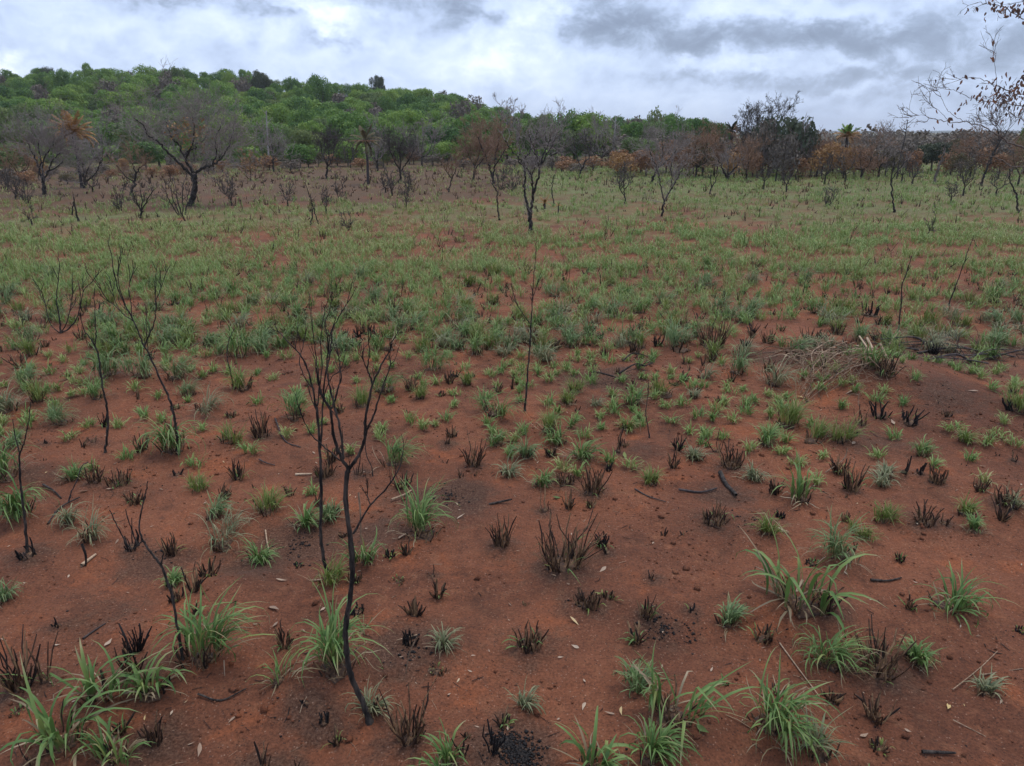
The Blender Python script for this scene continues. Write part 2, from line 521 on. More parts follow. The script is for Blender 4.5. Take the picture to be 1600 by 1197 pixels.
def tubes(P, R, sides=5, tip=True):
    """P (N,K,3) centre lines, R (N,K) radii"""
    P = np.asarray(P, dtype=np.float64)
    R = np.asarray(R, dtype=np.float64)
    N, K = R.shape
    T = np.gradient(P, axis=1)
    T /= np.linalg.norm(T, axis=2, keepdims=True) + 1e-12
    mean = P[:, -1] - P[:, 0]
    mean /= np.linalg.norm(mean, axis=1, keepdims=True) + 1e-12
    ref = np.where(np.abs(mean[:, 2:3]) > .8, np.array([[1.0, 0.13, 0]]), np.array([[0.1, 0.05, 1.0]]))
    U = np.cross(T, ref[:, None, :])
    U /= np.linalg.norm(U, axis=2, keepdims=True) + 1e-12
    W = np.cross(T, U)
    an = np.arange(sides) / sides * 2 * math.pi
    ring = U[:, :, None, :] * np.cos(an)[None, None, :, None] + W[:, :, None, :] * np.sin(an)[None, None, :, None]
    V = P[:, :, None, :] + ring * R[:, :, None, None]
    per = K * sides
    q = []
    for k in range(K - 1):
        for j in range(sides):
            q.append([k * sides + j, k * sides + (j + 1) % sides, (k + 1) * sides + (j + 1) % sides, (k + 1) * sides + j])
    q = np.array(q)
    Q = (q[None] + (np.arange(N) * per)[:, None, None]).reshape(-1, 4)
    return V.reshape(-1, 3), Q, per, q
def smooth_path(pts, n=6):
    """Catmull-Rom through pts"""
    P = np.asarray(pts, dtype=np.float64)
    if len(P) < 3:
        t = np.linspace(0, 1, n + 1)[:, None]
        return P[0] * (1 - t) + P[-1] * t
    E = np.concatenate([[2 * P[0] - P[1]], P, [2 * P[-1] - P[-2]]])
    out = []
    for i in range(1, len(E) - 2):
        p0, p1, p2, p3 = E[i - 1], E[i], E[i + 1], E[i + 2]
        for t in np.linspace(0, 1, n, endpoint=False):
            out.append(.5 * ((2 * p1) + (-p0 + p2) * t + (2 * p0 - 5 * p1 + 4 * p2 - p3) * t * t + (-p0 + 3 * p1 - 3 * p2 + p3) * t ** 3))
    out.append(P[-1])
    return np.array(out)
def unit(v):
    return v / (np.linalg.norm(v, axis=-1, keepdims=True) + 1e-12)
def twigs(rng, P, D, L, R, levels=3, nch=(4, 4, 3), spread=.75, up=.25, shrink=.58, wob=.16, rmin=.003, K=3):
    """grow twigs from points P in directions D; returns arrays of short segments and the outer ends"""
    P, D = np.asarray(P, float), unit(np.asarray(D, float))
    L, R = np.asarray(L, float), np.asarray(R, float)
    s0, s1, r0, r1, ends = [], [], [], [], []
    K0 = K
    for lev in range(levels):
        N = len(P)
        cur, d = P.copy(), D.copy()
        path, dirs = [cur], [d]
        K = K0 if lev < levels - 1 else 2
        for k in range(K):
            d = unit(d + rng.normal(0, wob, (N, 3)) + np.array([0, 0, up / K]))
            nxt = cur + d * (L / K)[:, None]
            ra = np.maximum(R * (1 - .75 * k / K), rmin)
            rb = np.maximum(R * (1 - .75 * (k + 1) / K), rmin * .8)
            s0.append(cur); s1.append(nxt); r0.append(ra); r1.append(rb)
            cur = nxt
            path.append(cur); dirs.append(d)
        ends.append(np.concatenate([cur, d], 1))
        if lev == levels - 1:
            break
        path, dirs = np.stack(path, 1), np.stack(dirs, 1)
        n = nch[min(lev, len(nch) - 1)]
        idx = np.repeat(np.arange(N), n)
        t = rng.uniform(.3, 1.0, N * n) * K
        i = np.minimum(t.astype(int), K - 1)
        f = (t - i)[:, None]
        newP = path[idx, i] * (1 - f) + path[idx, i + 1] * f
        base = dirs[idx, i]
        rv = unit(rng.normal(0, 1, (N * n, 3)))
        perp = unit(np.cross(base, rv))
        ang = rng.uniform(.35, 1.15, (N * n, 1)) * spread
        D = unit(base * np.cos(ang) + perp * np.sin(ang) + np.array([0, 0, up * .4]))
        P = newP
        R = np.maximum(R[idx] * rng.uniform(.4, .65, N * n), rmin)
        L = L[idx] * shrink * rng.uniform(.6, 1.3, N * n)
    return np.concatenate(s0), np.concatenate(s1), np.concatenate(r0), np.concatenate(r1), np.concatenate(ends[-2:])
def twig_mesh(name, segs):
    p0, p1, r0, r1 = segs[:4]
    V, Q, _, _ = tubes(np.stack([p0, p1], 1), np.stack([r0, r1], 1), 3)
    return mesh(name, V, Q, attrs={'tint': np.full(len(V), .5)})
def leafcards(rng, P, Nrm, size, elong=1.0):
    """small bent leaf sprays (two-quad rhombs) at P facing roughly Nrm"""
    n = len(P)
    Nrm = unit(Nrm)
    rv = unit(rng.normal(0, 1, (n, 3)))
    U = unit(np.cross(Nrm, rv))
    W = np.cross(Nrm, U)
    s = (size * rng.uniform(.6, 1.35, n))[:, None]
    V = np.stack([P - U * s * elong, P - W * s * .62 + Nrm * s * .12, P + U * s * elong - Nrm * s * .1, P + W * s * .62 + Nrm * s * .12], 1).reshape(-1, 3)
    Q = np.arange(n * 4).reshape(-1, 4)
    return V, Q, np.repeat(rng.uniform(0, 1, n), 4)
def crown(rng, W, H, z0, nl, nleaf, size, flat=.75, gap=.35):
    """leafy crown as many leaf sprays over uneven lobes; W half width, H height, z0 underside"""
    a = rng.uniform(0, 2 * math.pi, nl)
    r = np.sqrt(rng.uniform(0, 1, nl)) * W * .72
    zz = rng.uniform(.18, .80, nl) * (1 - .35 * (r / W) ** 2)
    C = np.stack([r * np.cos(a), r * np.sin(a), z0 + zz * H], 1)
    R = rng.uniform(.24, .44, nl) * W
    wgt = R ** 2
    li = rng.choice(nl, nleaf, p=wgt / wgt.sum())
    d = unit(rng.normal(0, 1, (nleaf, 3)) + np.array([0, 0, .35]))
    rad = R[li] * (1 - gap * rng.uniform(0, 1, nleaf) ** 2) * (1 + .22 * rng.normal(0, 1, nleaf).clip(-1.5, 1.5) * .6)
    P = C[li] + d * rad[:, None] * np.array([1, 1, flat])
    keep = P[:, 2] > z0 - .1 * H
    # drop sprays buried deep inside other lobes
    dist = np.linalg.norm((P[:, None, :] - C[None]) / np.array([1, 1, flat]), axis=2) / R[None]
    keep &= (dist.min(1) > .6)
    P, d, li = P[keep], d[keep], li[keep]
    V, Q, t = leafcards(rng, P, d + rng.normal(0, .55, P.shape), size)
    lt = rng.uniform(0, 1, nl)
    t = np.clip(.45 * np.repeat(lt[li], 4) + .55 * t, 0, 1)
    return V, Q, t
def join(parts):
    V, Q, T, A, o = [], [], [], [], 0
    for p in parts:
        V.append(p[0]); Q.append(p[1] + o); T.append(p[2]); A.append(p[3] if len(p) > 3 else np.zeros(len(p[0])))
        o += len(p[0])
    return np.concatenate(V), np.concatenate(Q), np.concatenate(T), np.concatenate(A)
def lump(rng, r, h, nr=5, ns=9, rough=.35):
    """an uneven low mound of root crown / clod"""
    V, Q = [], []
    for i in range(nr):
        f = i / (nr - 1)
        for j in range(ns):
            a = j / ns * 2 * math.pi
            k = 1 + rough * rng.normal(0, .5)
            rr = r * math.cos(f * math.pi / 2 * .96) * k
            V.append((rr * math.cos(a), rr * math.sin(a), -.012 + h * math.sin(f * math.pi / 2) * (1 + rough * .6 * rng.normal(0, .5))))
    for i in range(nr - 1):
        for j in range(ns):
            Q.append((i * ns + j, i * ns + (j + 1) % ns, (i + 1) * ns + (j + 1) % ns, (i + 1) * ns + j))
    return np.array(V), np.array(Q)
def stalks(rng, n, H, root, rad, lean=.35, K=4, broken=True):
    a = rng.uniform(0, 2 * math.pi, n)
    rr = root * np.sqrt(rng.uniform(0, 1, n))
    p = np.stack([rr * np.cos(a), rr * np.sin(a), np.full(n, -.015)], 1)
    h = H * np.clip(rng.lognormal(-.55, .5, n), .18, 1.05)
    d = np.stack([np.cos(a) * lean * rng.uniform(.1, 1.3, n) + rng.normal(0, .14, n), np.sin(a) * lean * rng.uniform(.1, 1.3, n) + rng.normal(0, .14, n), np.ones(n)], 1)
    d = unit(d)
    P = np.zeros((n, K, 3))
    bend = rng.normal(0, .10, (n, 3)) * np.array([1, 1, .3])
    for k in range(K):
        s = k / (K - 1)
        P[:, k] = p + d * (h * s)[:, None] + bend * (h * s * s)[:, None] + rng.normal(0, .03, (n, 3)) * h[:, None] * (k > 0)
    R = rad * rng.uniform(.55, 1.3, n)[:, None] * (np.array([1.15, 1.0, .95, .6 if broken else .2]) if K == 4 else np.array([1.15, 1.0, .6]))[None, :K]
    return P, R

# ------------------------------------------------------------------ grass tufts and burnt tufts
GT, BT = 'grass tufts over the burnt field', 'burnt grass stubs over the field'
PLACED = []                     # x, y, radius of everything standing on the ground
def put_tuft(p, W, H, style, label, group=None, seed=0, single=False, lod=0, ht_px=30):
    """W, H width and height in metres"""
    rng = np.random.RandomState(seed)
    root = empty('grass_tuft', p, 0.0)
    tag(root, label, 'grass tuft', group)
    fr = max(.02, min(.16, W * .20))
    S, A = (7, 3) if lod == 0 else ((5, 2) if lod == 1 else (4, 2))
    az = 0.0
    big = 1.0 if lod == 0 else (1.15 if lod == 1 else 1.5)
    mat = M_GRASS
    small = ht_px < 62
    rf, z0, bias = .20, .12, .2                        # foot radius / width, how high up the old stool the blades start, share that leans one way
    if style == 'droop':
        n, L, wd, e0, dr, ln = int(64 + 85 * W), H * .70 + W * .44, .0092, 1.40, 3.0, .30
        mat, z0, bias = (M_SILVER if rng.uniform() < .4 and small else M_GRASS), .36, .4
    elif style == 'wind':
        n, L, wd, e0, dr, ln = 100, H * .62 + W * .48, .0075, 1.25, 2.6, .85
        mat, z0, bias = (M_SILVER if rng.uniform() < .6 and small else M_GRASS), .36, .7
    elif style == 'broad':
        n, L, wd, e0, dr, ln = 28, H * .80 + W * .46, .0160, 1.38, 2.3, .3
        bias = .3
    elif style == 'upright':
        n, L, wd, e0, dr, ln = 32, H * .95 + W * .2, .0130, 1.42, 1.7, .2
    elif style == 'sparse':
        n, L, wd, e0, dr, ln = 14, H * .8 + W * .45, .009, 1.25, 2.1, .3
    elif style == 'lime':
        n, L, wd, e0, dr, ln = 110, H * .95 + W * .12, .0062, 1.35, 1.5, .15
        mat, rf = M_LIME, .27
    elif style == 'pale':
        n, L, wd, e0, dr, ln = 60, H * .72 + W * .40, .0070, 1.25, 2.5, .35
        mat, bias = M_PALE, .35
    else:                       # ordinary field tuft: mixed fine blades
        n, L, wd, e0, dr, ln = 100, H * .72 + W * .34, .0075, 1.30, 2.3, .3
        mat = [M_GRASS, M_GRASS, M_LIME, M_PALE, M_SILVER, M_SILVER][rng.randint(6)]
        rf = .25
    if small and style in ('droop', 'wind', 'broad', 'upright'):
        n, wd, rf = int(n * 1.1) if n > 60 else 60, wd * .8, .25
    fr = max(.02, min(.18, W * rf))
    if lod == 2:
        n = int(n * .7)
    n = max(7, int(n))
    L = max(L, .06)
    wd = wd * (.80 + .5 * min(1, H / .35)) * big
    laz = rng.normal(-.15, .55)
    V, Q, T, AL, per, q = blades(rng, n, L, wd, fr, e0, dr, laz, ln, S, A, z0=H * z0, bias=bias)
    if single:
        for i in range(n):
            me = mesh('blade', V[i * per:(i + 1) * per], q, attrs={'tint': T[i * per:(i + 1) * per], 'along': AL[i * per:(i + 1) * per]}, smooth=True)
            ob('blade', me, mat, root)
    else:
        ob('blades', mesh('blades', V, Q, attrs={'tint': T, 'along': AL}, smooth=True), mat, root, kind='stuff')
    # old burnt stubs at the foot, and a few dead blades
    if style not in ('sparse',) or rng.uniform() < .5:
        ns = int(rng.randint(10, 24))
        P, R = stalks(rng, ns, H * .62, fr * 1.15, .0048 * (1 + .3 * lod), .45)
        V, Q, per, q = tubes(P, R, 5 if lod == 0 else 3)
        ob('burnt_stubble', mesh('burnt_stubble', V, Q, attrs={'tint': np.repeat(rng.uniform(0, 1, ns), per)}), M_STALK, root, kind='stuff')
    if lod < 2:
        nd = rng.randint(8, 22)
        V, Q, T, AL, per, q = blades(rng, nd, L * .75, wd * .7, fr, .7, 1.3, laz, .2, 5, 2)
        ob('dead_blades', mesh('dead_blades', V, Q, attrs={'tint': T, 'along': np.full(len(V), .5)}), M_STRAWB, root, kind='stuff')
    if lod < 2:
        V, Q = lump(rng, fr * .95, min(.03, .018 + .06 * H), rough=.5)
        ob('root_crown', mesh('root_crown', V, Q, attrs={'tint': np.full(len(V), .45)}), M_STALK, root)
    PLACED.append((p[0], p[1], max(.06, W * .4)))
    return root
M_STRAWB = blade_material('dead_grass_blade', [(0.0, (.13, .09, .05)), (0.5, (.22, .165, .095)), (1.0, (.32, .25, .16))], (.30, .23, .14), .1)

def put_burnt(p, W, H, label, group=None, seed=0, single=False, lod=0, green=0, mat=None, n=None, rad=None, lean=.45):
    rng = np.random.RandomState(seed)
    root = empty('burnt_tuft', p, 0.0)
    tag(root, label, 'burnt tuft', group)
    fr = max(.015, W * .32)
    if n is None:
        n = int(np.clip(12 + W * 200, 10, 80)) if lod < 2 else int(np.clip(5 + W * 30, 4, 12))
    if rad is None:
        rad = (.0042 if lod == 0 else .0055 if lod == 1 else .008)
    P, R = stalks(rng, n, H, fr, rad, lean)
    V, Q, per, q = tubes(P, R, 6 if lod == 0 else (4 if lod == 1 else 3))
    T = np.repeat(rng.uniform(0, 1, n), per)
    mat = mat or M_STALK
    if single:
        for i in range(n):
            ob('stalk', mesh('stalk', V[i * per:(i + 1) * per], q, attrs={'tint': T[i * per:(i + 1) * per]}, smooth=True), mat, root)
    else:
        ob('stalks', mesh('stalks', V, Q, attrs={'tint': T}), mat, root, kind='stuff')
    if lod < 2:
        V, Q = lump(rng, fr * .95, .015 + .07 * H, rough=.5)
        ob('root_crown', mesh('root_crown', V, Q, attrs={'tint': np.full(len(V), .45)}), M_STALK, root)
    if green:
        V, Q, T, AL, per, q = blades(rng, green, H * .8, .009, fr, 1.0, 1.7, rng.normal(0, .8), .2, 5, 2 if lod else 3)
        ob('new_blades', mesh('new_blades', V, Q, attrs={'tint': T, 'along': AL}, smooth=True), M_LIME if rng.uniform() < .4 else M_GRASS, root, kind='stuff')
    PLACED.append((p[0], p[1], max(.05, W * .4)))
    return root

# hand-placed tufts: pixel of the foot, width and height in the photograph, style, label
TUFTS = [
    (312, 1030, 120, 120, 'droop', 'big dense drooping grass clump beside the stick that leans out of the lower left soil'),
    (100, 1160, 130, 140, 'broad', 'broad bladed grass tuft in the lower left corner behind a short upright burnt stalk'),
    (152, 1090, 90, 90, 'broad', 'tuft of a few broad arching blades with pale tips between the two lower left clumps'),
    (238, 1078, 90, 65, 'broad', 'low grass tuft with tall scorched stalks just left of the big drooping clump'),
    (178, 1185, 80, 80, 'upright', 'loose grass tuft at the bottom edge right of the broad bladed corner tuft'),
    (524, 1048, 120, 105, 'droop', 'bushy arching grass tuft directly behind the foot of the tall forked black sapling'),
    (582, 1112, 34, 52, 'pale', 'small pale curly grass tuft touching the foot of the tall forked black sapling'),
    (437, 1062, 60, 45, 'sparse', 'sparse low tuft left of the bushy tuft behind the tall black sapling'),
    (694, 1012, 42, 46, 'pale', 'small pale green sprout alone on bare soil right of the tall black sapling'),
    (703, 1196, 60, 55, 'upright', 'grass sprout at the bottom edge between two charred stubs'),
    (820, 1106, 30, 42, 'pale', 'small dried tuft just behind the black heap of charcoal at the bottom'),
    (1052, 1118, 125, 125, 'upright', 'tall upright grass tuft with pale dead leaves round its foot near the bottom middle'),
    (1018, 1186, 90, 75, 'droop', 'arching grass tuft right at the bottom in front of the tall upright tuft'),
    (928, 1200, 90, 85, 'broad', 'grass tuft with broad short blades cut by the bottom edge'),
    (1198, 1130, 135, 115, 'droop', 'wide grass tuft with long curved outer blades at the bottom right of centre'),
    (1282, 1176, 90, 55, 'pale', 'low thin tuft at the bottom edge in front of the wide curved tuft'),
    (1255, 945, 150, 150, 'broad', 'largest grass tuft on the right, tall broad blades with one long upright spike'),
    (1318, 868, 85, 50, 'droop', 'dark drooping grass tuft just behind the largest tall tuft on the right'),
    (1296, 1040, 85, 75, 'wind', 'grass tuft blown over to the right in front of the largest right tuft'),
    (1482, 948, 85, 45, 'broad', 'small pale star shaped tuft alone on bare soil at the right'),
    (660, 836, 105, 66, 'droop', 'windblown silvery green tuft right of the middle of the tall black sapling'),
    (612, 726, 52, 50, 'wind', 'rounded tuft swept to the right with a long trailing wisp'),
    (572, 878, 40, 55, 'upright', 'narrow tuft hard against the stem of the tall forked black sapling'),
    (512, 905, 60, 40, 'lime', 'yellow green tuft round the foot of the straight black sapling'),
    (472, 820, 36, 38, 'broad', 'tiny three bladed sprout left of the straight black sapling'),
    (416, 798, 55, 42, 'lime', 'leaning green tuft with burnt stubs well left of the straight black sapling'),
    (308, 764, 46, 24, 'lime', 'low round yellow tuft on bare soil in front of the leaning whip sapling'),
    (348, 850, 90, 42, 'pale', 'thin straggling pale tuft on the edge of the red erosion hollow'),
    (107, 815, 40, 48, 'pale', 'small tuft under a bent dry stem, the left one of a touching pair'),
    (140, 842, 45, 55, 'pale', 'small tuft with scorched tips, the right one of a touching pair'),
    (28, 800, 90, 62, 'droop', 'dense low tuft behind the forked rod sapling at the left edge'),
    (8, 745, 80, 66, 'droop', 'dense tuft cut by the left edge behind the low dense one'),
    (270, 704, 70, 62, 'droop', 'dense round tuft at the foot of the leaning whip sapling'),
    (98, 660, 55, 26, 'wind', 'small flattened tuft combed to the right at the left side'),
    (318, 640, 60, 34, 'pale', 'small arching pale tuft right of the leaning whip sapling'),
    (358, 692, 32, 34, 'lime', 'small upright tuft with black stubs right of the dense round tuft'),
    (462, 652, 40, 58, 'wind', 'tuft hanging to the right just left of the two black saplings'),
    (566, 634, 44, 36, 'lime', 'dark green stubbly tuft between the branches of the black sapling'),
    (602, 608, 60, 34, 'wind', 'tuft swept right at the right hand branch tips of the black sapling'),
    (656, 622, 22, 26, 'lime', 'small upright sprout right of the black sapling branch tips'),
    (776, 645, 60, 48, 'ord', 'full tuft with burnt stubs just left of the slender lone pole sapling'),
    (858, 672, 34, 38, 'lime', 'fresh green tuft growing from a black stub right of the slender pole sapling'),
    (822, 714, 28, 46, 'ord', 'narrow tuft below the foot of the slender pole sapling'),
    (908, 716, 46, 38, 'broad', 'star of green blades right of the tuft on a black stub'),
    (897, 612, 26, 26, 'lime', 'small dark rooted tuft right of the slender pole sapling'),
    (930, 632, 28, 16, 'pale', 'very low pale sprout in front of the small dark rooted tuft'),
    (990, 630, 34, 26, 'broad', 'small star shaped tuft left of the glossy clump with a dark shadowed foot'),
    (1036, 614, 44, 36, 'lime', 'glossy green clump with a dark foot in the middle of the field'),
    (1084, 622, 20, 22, 'pale', 'small pale sprout right of the glossy clump'),
    (1230, 664, 52, 54, 'lime', 'tall soft green tuft in front of the pale root pile'),
    (1270, 688, 50, 34, 'lime', 'left half of a pair of bushy tufts in front of the pale root pile'),
    (1314, 688, 44, 40, 'lime', 'right half of a pair of bushy tufts in front of the pale root pile'),
    (1196, 694, 34, 44, 'ord', 'pale green tuft left of the tall soft tuft'),
    (1254, 782, 60, 62, 'upright', 'tuft mixed with black stubs behind the largest tall tuft on the right'),
    (1380, 812, 46, 34, 'lime', 'wispy tuft left of the brown comb of burnt stubs'),
    (1346, 836, 44, 30, 'lime', 'low wispy tuft touching the dark drooping tuft on the right'),
    (1200, 832, 36, 32, 'lime', 'small yellow green tuft left of the long upright spike'),
    (1592, 640, 44, 44, 'lime', 'bright tuft on a black root crown at the right edge'),
    (1585, 792, 36, 32, 'pale', 'thin tuft by brown stubs at the right edge'),
    (1552, 470, 42, 36, 'ord', 'dark full tuft, the right one of two on the far right'),
    (1520, 474, 38, 28, 'lime', 'bright low tuft, the left one of two on the far right'),
    (852, 562, 44, 34, 'ord', 'tuft just right of the slender pole sapling at middle height'),
    (1062, 546, 56, 44, 'wind', 'silvery tuft bent over to the right in the middle of the field'),
    (1360, 572, 50, 40, 'broad', 'tuft growing on top of the mound right of the pale root pile'),
    (1345, 532, 44, 26, 'droop', 'droopy tuft on the bare strip behind the pale root pile'),
    (1308, 516, 24, 26, 'lime', 'small bright round tuft behind the pale root pile'),
    (1148, 582, 44, 36, 'droop', 'soft tuft left of the pale root pile'),
    (1208, 600, 60, 52, 'pale', 'pale mixed tuft touching the left side of the root pile'),
    (1100, 590, 40, 22, 'pale', 'flat pale tuft combed to the right left of the root pile'),
    (175, 584, 62, 46, 'droop', 'left part of a wide grass bank behind the two leaning whip saplings'),
    (222, 586, 56, 40, 'droop', 'right part of a wide grass bank behind the two leaning whip saplings'),
    (272, 590, 50, 42, 'wind', 'tuft leaning right beyond the stem of the leaning whip sapling'),
    (152, 622, 36, 28, 'droop', 'small tuft under the wide grass bank at the left'),
    (380, 606, 46, 44, 'ord', 'tuft beside a thin bent stem left of the black saplings'),
    (372, 556, 50, 40, 'droop', 'rounded tuft behind the thin bent stem left of the black saplings'),
    (745, 552, 28, 32, 'droop', 'small round tuft left of the slender pole sapling'),
    (674, 576, 46, 36, 'droop', 'rounded drooping tuft between the black sapling and the slender pole'),
    (730, 600, 22, 28, 'lime', 'very bright small tuft left of the slender pole sapling'),
    (45, 600, 40, 36, 'droop', 'tuft at the far left on the middle of the burnt field'),
    (10, 640, 50, 50, 'ord', 'tuft cut by the left edge on the middle of the burnt field'),
    (60, 625, 34, 40, 'lime', 'yellowish upright tuft near the left edge'),
]
BURNTS = [
    (785, 850, 36, 48, 'black upright comb of burnt stubs alone on bare soil in the centre', 0, 0),
    (882, 882, 90, 84, 'wide burnt tuft with tall leaning scorched stalks in the centre', 5, 0),
    (948, 864, 16, 36, 'small pointed burnt stub right of the wide burnt tuft', 1, 0),
    (918, 945, 50, 32, 'low black burnt tuft with soot round it below the wide burnt tuft', 3, 0),
    (828, 1008, 54, 38, 'low burnt tuft with pale bent blades on bare soil near the bottom middle', 8, 0),
    (638, 1156, 44, 100, 'tall scorched straw and black stalks at the bottom right of the tall sapling', 0, 1),
    (772, 1172, 34, 66, 'leaning charred root stump at the bottom beside the charcoal heap', 0, 2),
    (724, 1175, 26, 55, 'thin curved black stalks left of the leaning charred stump', 0, 2),
    (410, 1200, 22, 66, 'scorched straw coloured stalks cut by the bottom edge on the left', 0, 1),
    (460, 1204, 8, 60, 'single dark burnt stalk at the bottom edge', 0, 1),
    (506, 1130, 22, 24, 'tiny pointed black stub left of the foot of the tall sapling', 0, 2),
    (478, 1098, 26, 14, 'small black crumbly stub left of the foot of the tall sapling', 0, 2),
    (242, 1158, 34, 46, 'black burnt tuft with one long scorched stalk under the big drooping clump', 0, 0),
    (32, 1072, 46, 84, 'tall burnt tuft with black tips at the left edge near the bottom', 6, 0),
    (70, 1064, 22, 80, 'pair of long scorched stalks right of the tall burnt tuft at the left edge', 2, 0),
    (90, 978, 18, 26, 'two short black points on bare soil at the lower left', 0, 2),
    (208, 1052, 30, 64, 'long scorched stalks leaning left beside the big drooping clump', 0, 0),
    (50, 1192, 10, 100, 'single thick upright burnt stalk in the lower left corner', 0, 0),
    (207, 856, 34, 50, 'charred stump of thick pointed stalks by the stick sapling with the long straight shoot', 0, 2),
    (268, 866, 26, 40, 'upright burnt stalks on the rim of the red erosion hollow', 2, 0),
    (926, 768, 38, 52, 'burnt tuft with one tall frayed stalk above the wide burnt tuft', 3, 0),
    (884, 752, 40, 16, 'low row of stubs left of the burnt tuft with the frayed stalk', 2, 0),
    (850, 798, 18, 40, 'small upright burnt tuft with a single tall spike in the centre', 0, 0),
    (1116, 814, 54, 28, 'low row of burnt stubs with a few broad green blades right of centre', 5, 0),
    (1142, 726, 46, 34, 'dark burnt clump with pale broken stalk beside it right of centre', 3, 0),
    (1120, 706, 14, 40, 'bent scorched stalks left of the dark burnt clump', 0, 1),
    (1331, 766, 28, 46, 'forked burnt tuft with two dark horns on the right', 4, 0),
    (1412, 738, 14, 34, 'small burnt spike, the left one of a pair on the right', 0, 2),
    (1438, 740, 16, 52, 'taller burnt spike with a bent top, the right one of a pair', 0, 2),
    (1464, 752, 34, 28, 'slanting brown burnt stubs right of the pair of burnt spikes', 0, 0),
    (1345, 662, 24, 44, 'left end of a dark burnt bank in front of the mound', 2, 0),
    (1376, 652, 34, 36, 'middle of a dark burnt bank with two black horns in front of the mound', 4, 2),
    (1420, 660, 40, 40, 'right end of a dark burnt bank in front of the mound', 3, 2),
    (1446, 816, 44, 34, 'brown comb of burnt stubs alone on the right', 0, 0),
    (1474, 818, 24, 22, 'small brown comb of stubs beside the larger one on the right', 0, 0),
    (1572, 786, 44, 32, 'brown burnt tuft with pale stalks at the right edge', 3, 0),
    (1583, 720, 12, 50, 'thin dark burnt stalk at the right edge', 0, 0),
    (1020, 904, 16, 22, 'tiny pair of stubs on bare soil right of the wide burnt tuft', 0, 0),
    (675, 900, 10, 20, 'tiny single stub on bare soil left of the black upright comb', 0, 0),
    (1012, 962, 32, 32, 'curled dead tuft on a black foot near the charcoal crumbs', 7, 0),
    (1078, 955, 14, 20, 'short black peg right of the charcoal crumbs', 1, 2),
    (740, 726, 28, 50, 'burnt tuft with thin bent stem left of the narrow pole foot tuft', 0, 0),
    (700, 692, 16, 36, 'narrow burnt tuft with a long thin stalk left of centre', 0, 0),
    (965, 706, 16, 44, 'narrow burnt tuft with one tall needle right of the green star', 0, 0),
    (1582, 640, 24, 24, 'black root crown beside the bright tuft at the right edge', 0, 2),
    (508, 742, 40, 34, 'burnt tuft with a pale bent stalk beside the straight black sapling', 2, 0),
    (408, 682, 34, 40, 'dark burnt tuft left of the straight black sapling', 0, 0),
    (560, 740, 16, 40, 'burnt leaning stalks beside the fork of the tall black sapling', 0, 1),
    (1374, 1046, 70, 70, 'burnt tuft with black and brown horns right of the windblown tuft', 8, 0),
    (1294, 952, 34, 44, 'reddish black burnt stubs at the foot of the largest right tuft', 3, 0),
    (149, 752, 28, 32, 'burnt stubs left of the pale orange soil patch on the left', 4, 0),
    (186, 756, 46, 24, 'low stubbly tuft beside the pale orange soil patch', 7, 0),
    (277, 742, 14, 22, 'short black double peg in front of the leaning whip sapling', 0, 2),
    (1112, 540, 54, 44, 'bushy tuft of burnt stalks with green shoots in the middle of the field', 14, 0),
    (1384, 584, 40, 40, 'big tuft of thick scorched stalks on the mound right of the root pile', 8, 1),
    (1358, 492, 34, 24, 'short black comb of stubs on the bare strip at the right', 0, 2),
    (44, 866, 44, 24, 'short black pegs round the foot of the forked rod sapling', 0, 2),
    (145, 690, 16, 20, 'small pointed burnt stubs in front of the bent thin sapling on the left', 0, 0),
    (70, 692, 10, 14, 'tiny black stub on bare soil at the left', 0, 2),
]

# ------------------------------------------------------------------ the ground: one sheet out to the horizon
for (px, py, r, h) in [(1395, 600, .75, .20), (1300, 590, .6, .10), (345, 880, .30, -.07), (380, 915, .28, .06), (300, 900, .25, .05), (225, 600, .8, .08), (355, 905, .12, .03),
                       (1000, 585, .5, .06), (1500, 620, 1.0, .08), (480, 850, .5, -.04), (1060, 1150, .30, .04), (530, 1060, .25, .05), (310, 1030, .28, .05), (1255, 945, .3, .05)]:
    q = ground(px, py)
    MOUNDS.append((q[0], q[1], r, h))
_ped = []
for tf in TUFTS:
    q = ground(tf[0], tf[1])
    _ped.append((q[0], q[1], .10 + .3 * tf[2] * scale_at(q), .010 + .07 * tf[3] * scale_at(q)))
for bt in BURNTS:
    q = ground(bt[0], bt[1])
    _ped.append((q[0], q[1], .06 + .5 * bt[2] * scale_at(q), .012 + .03 * bt[2] * scale_at(q)))
MOUNDS.extend(_ped)
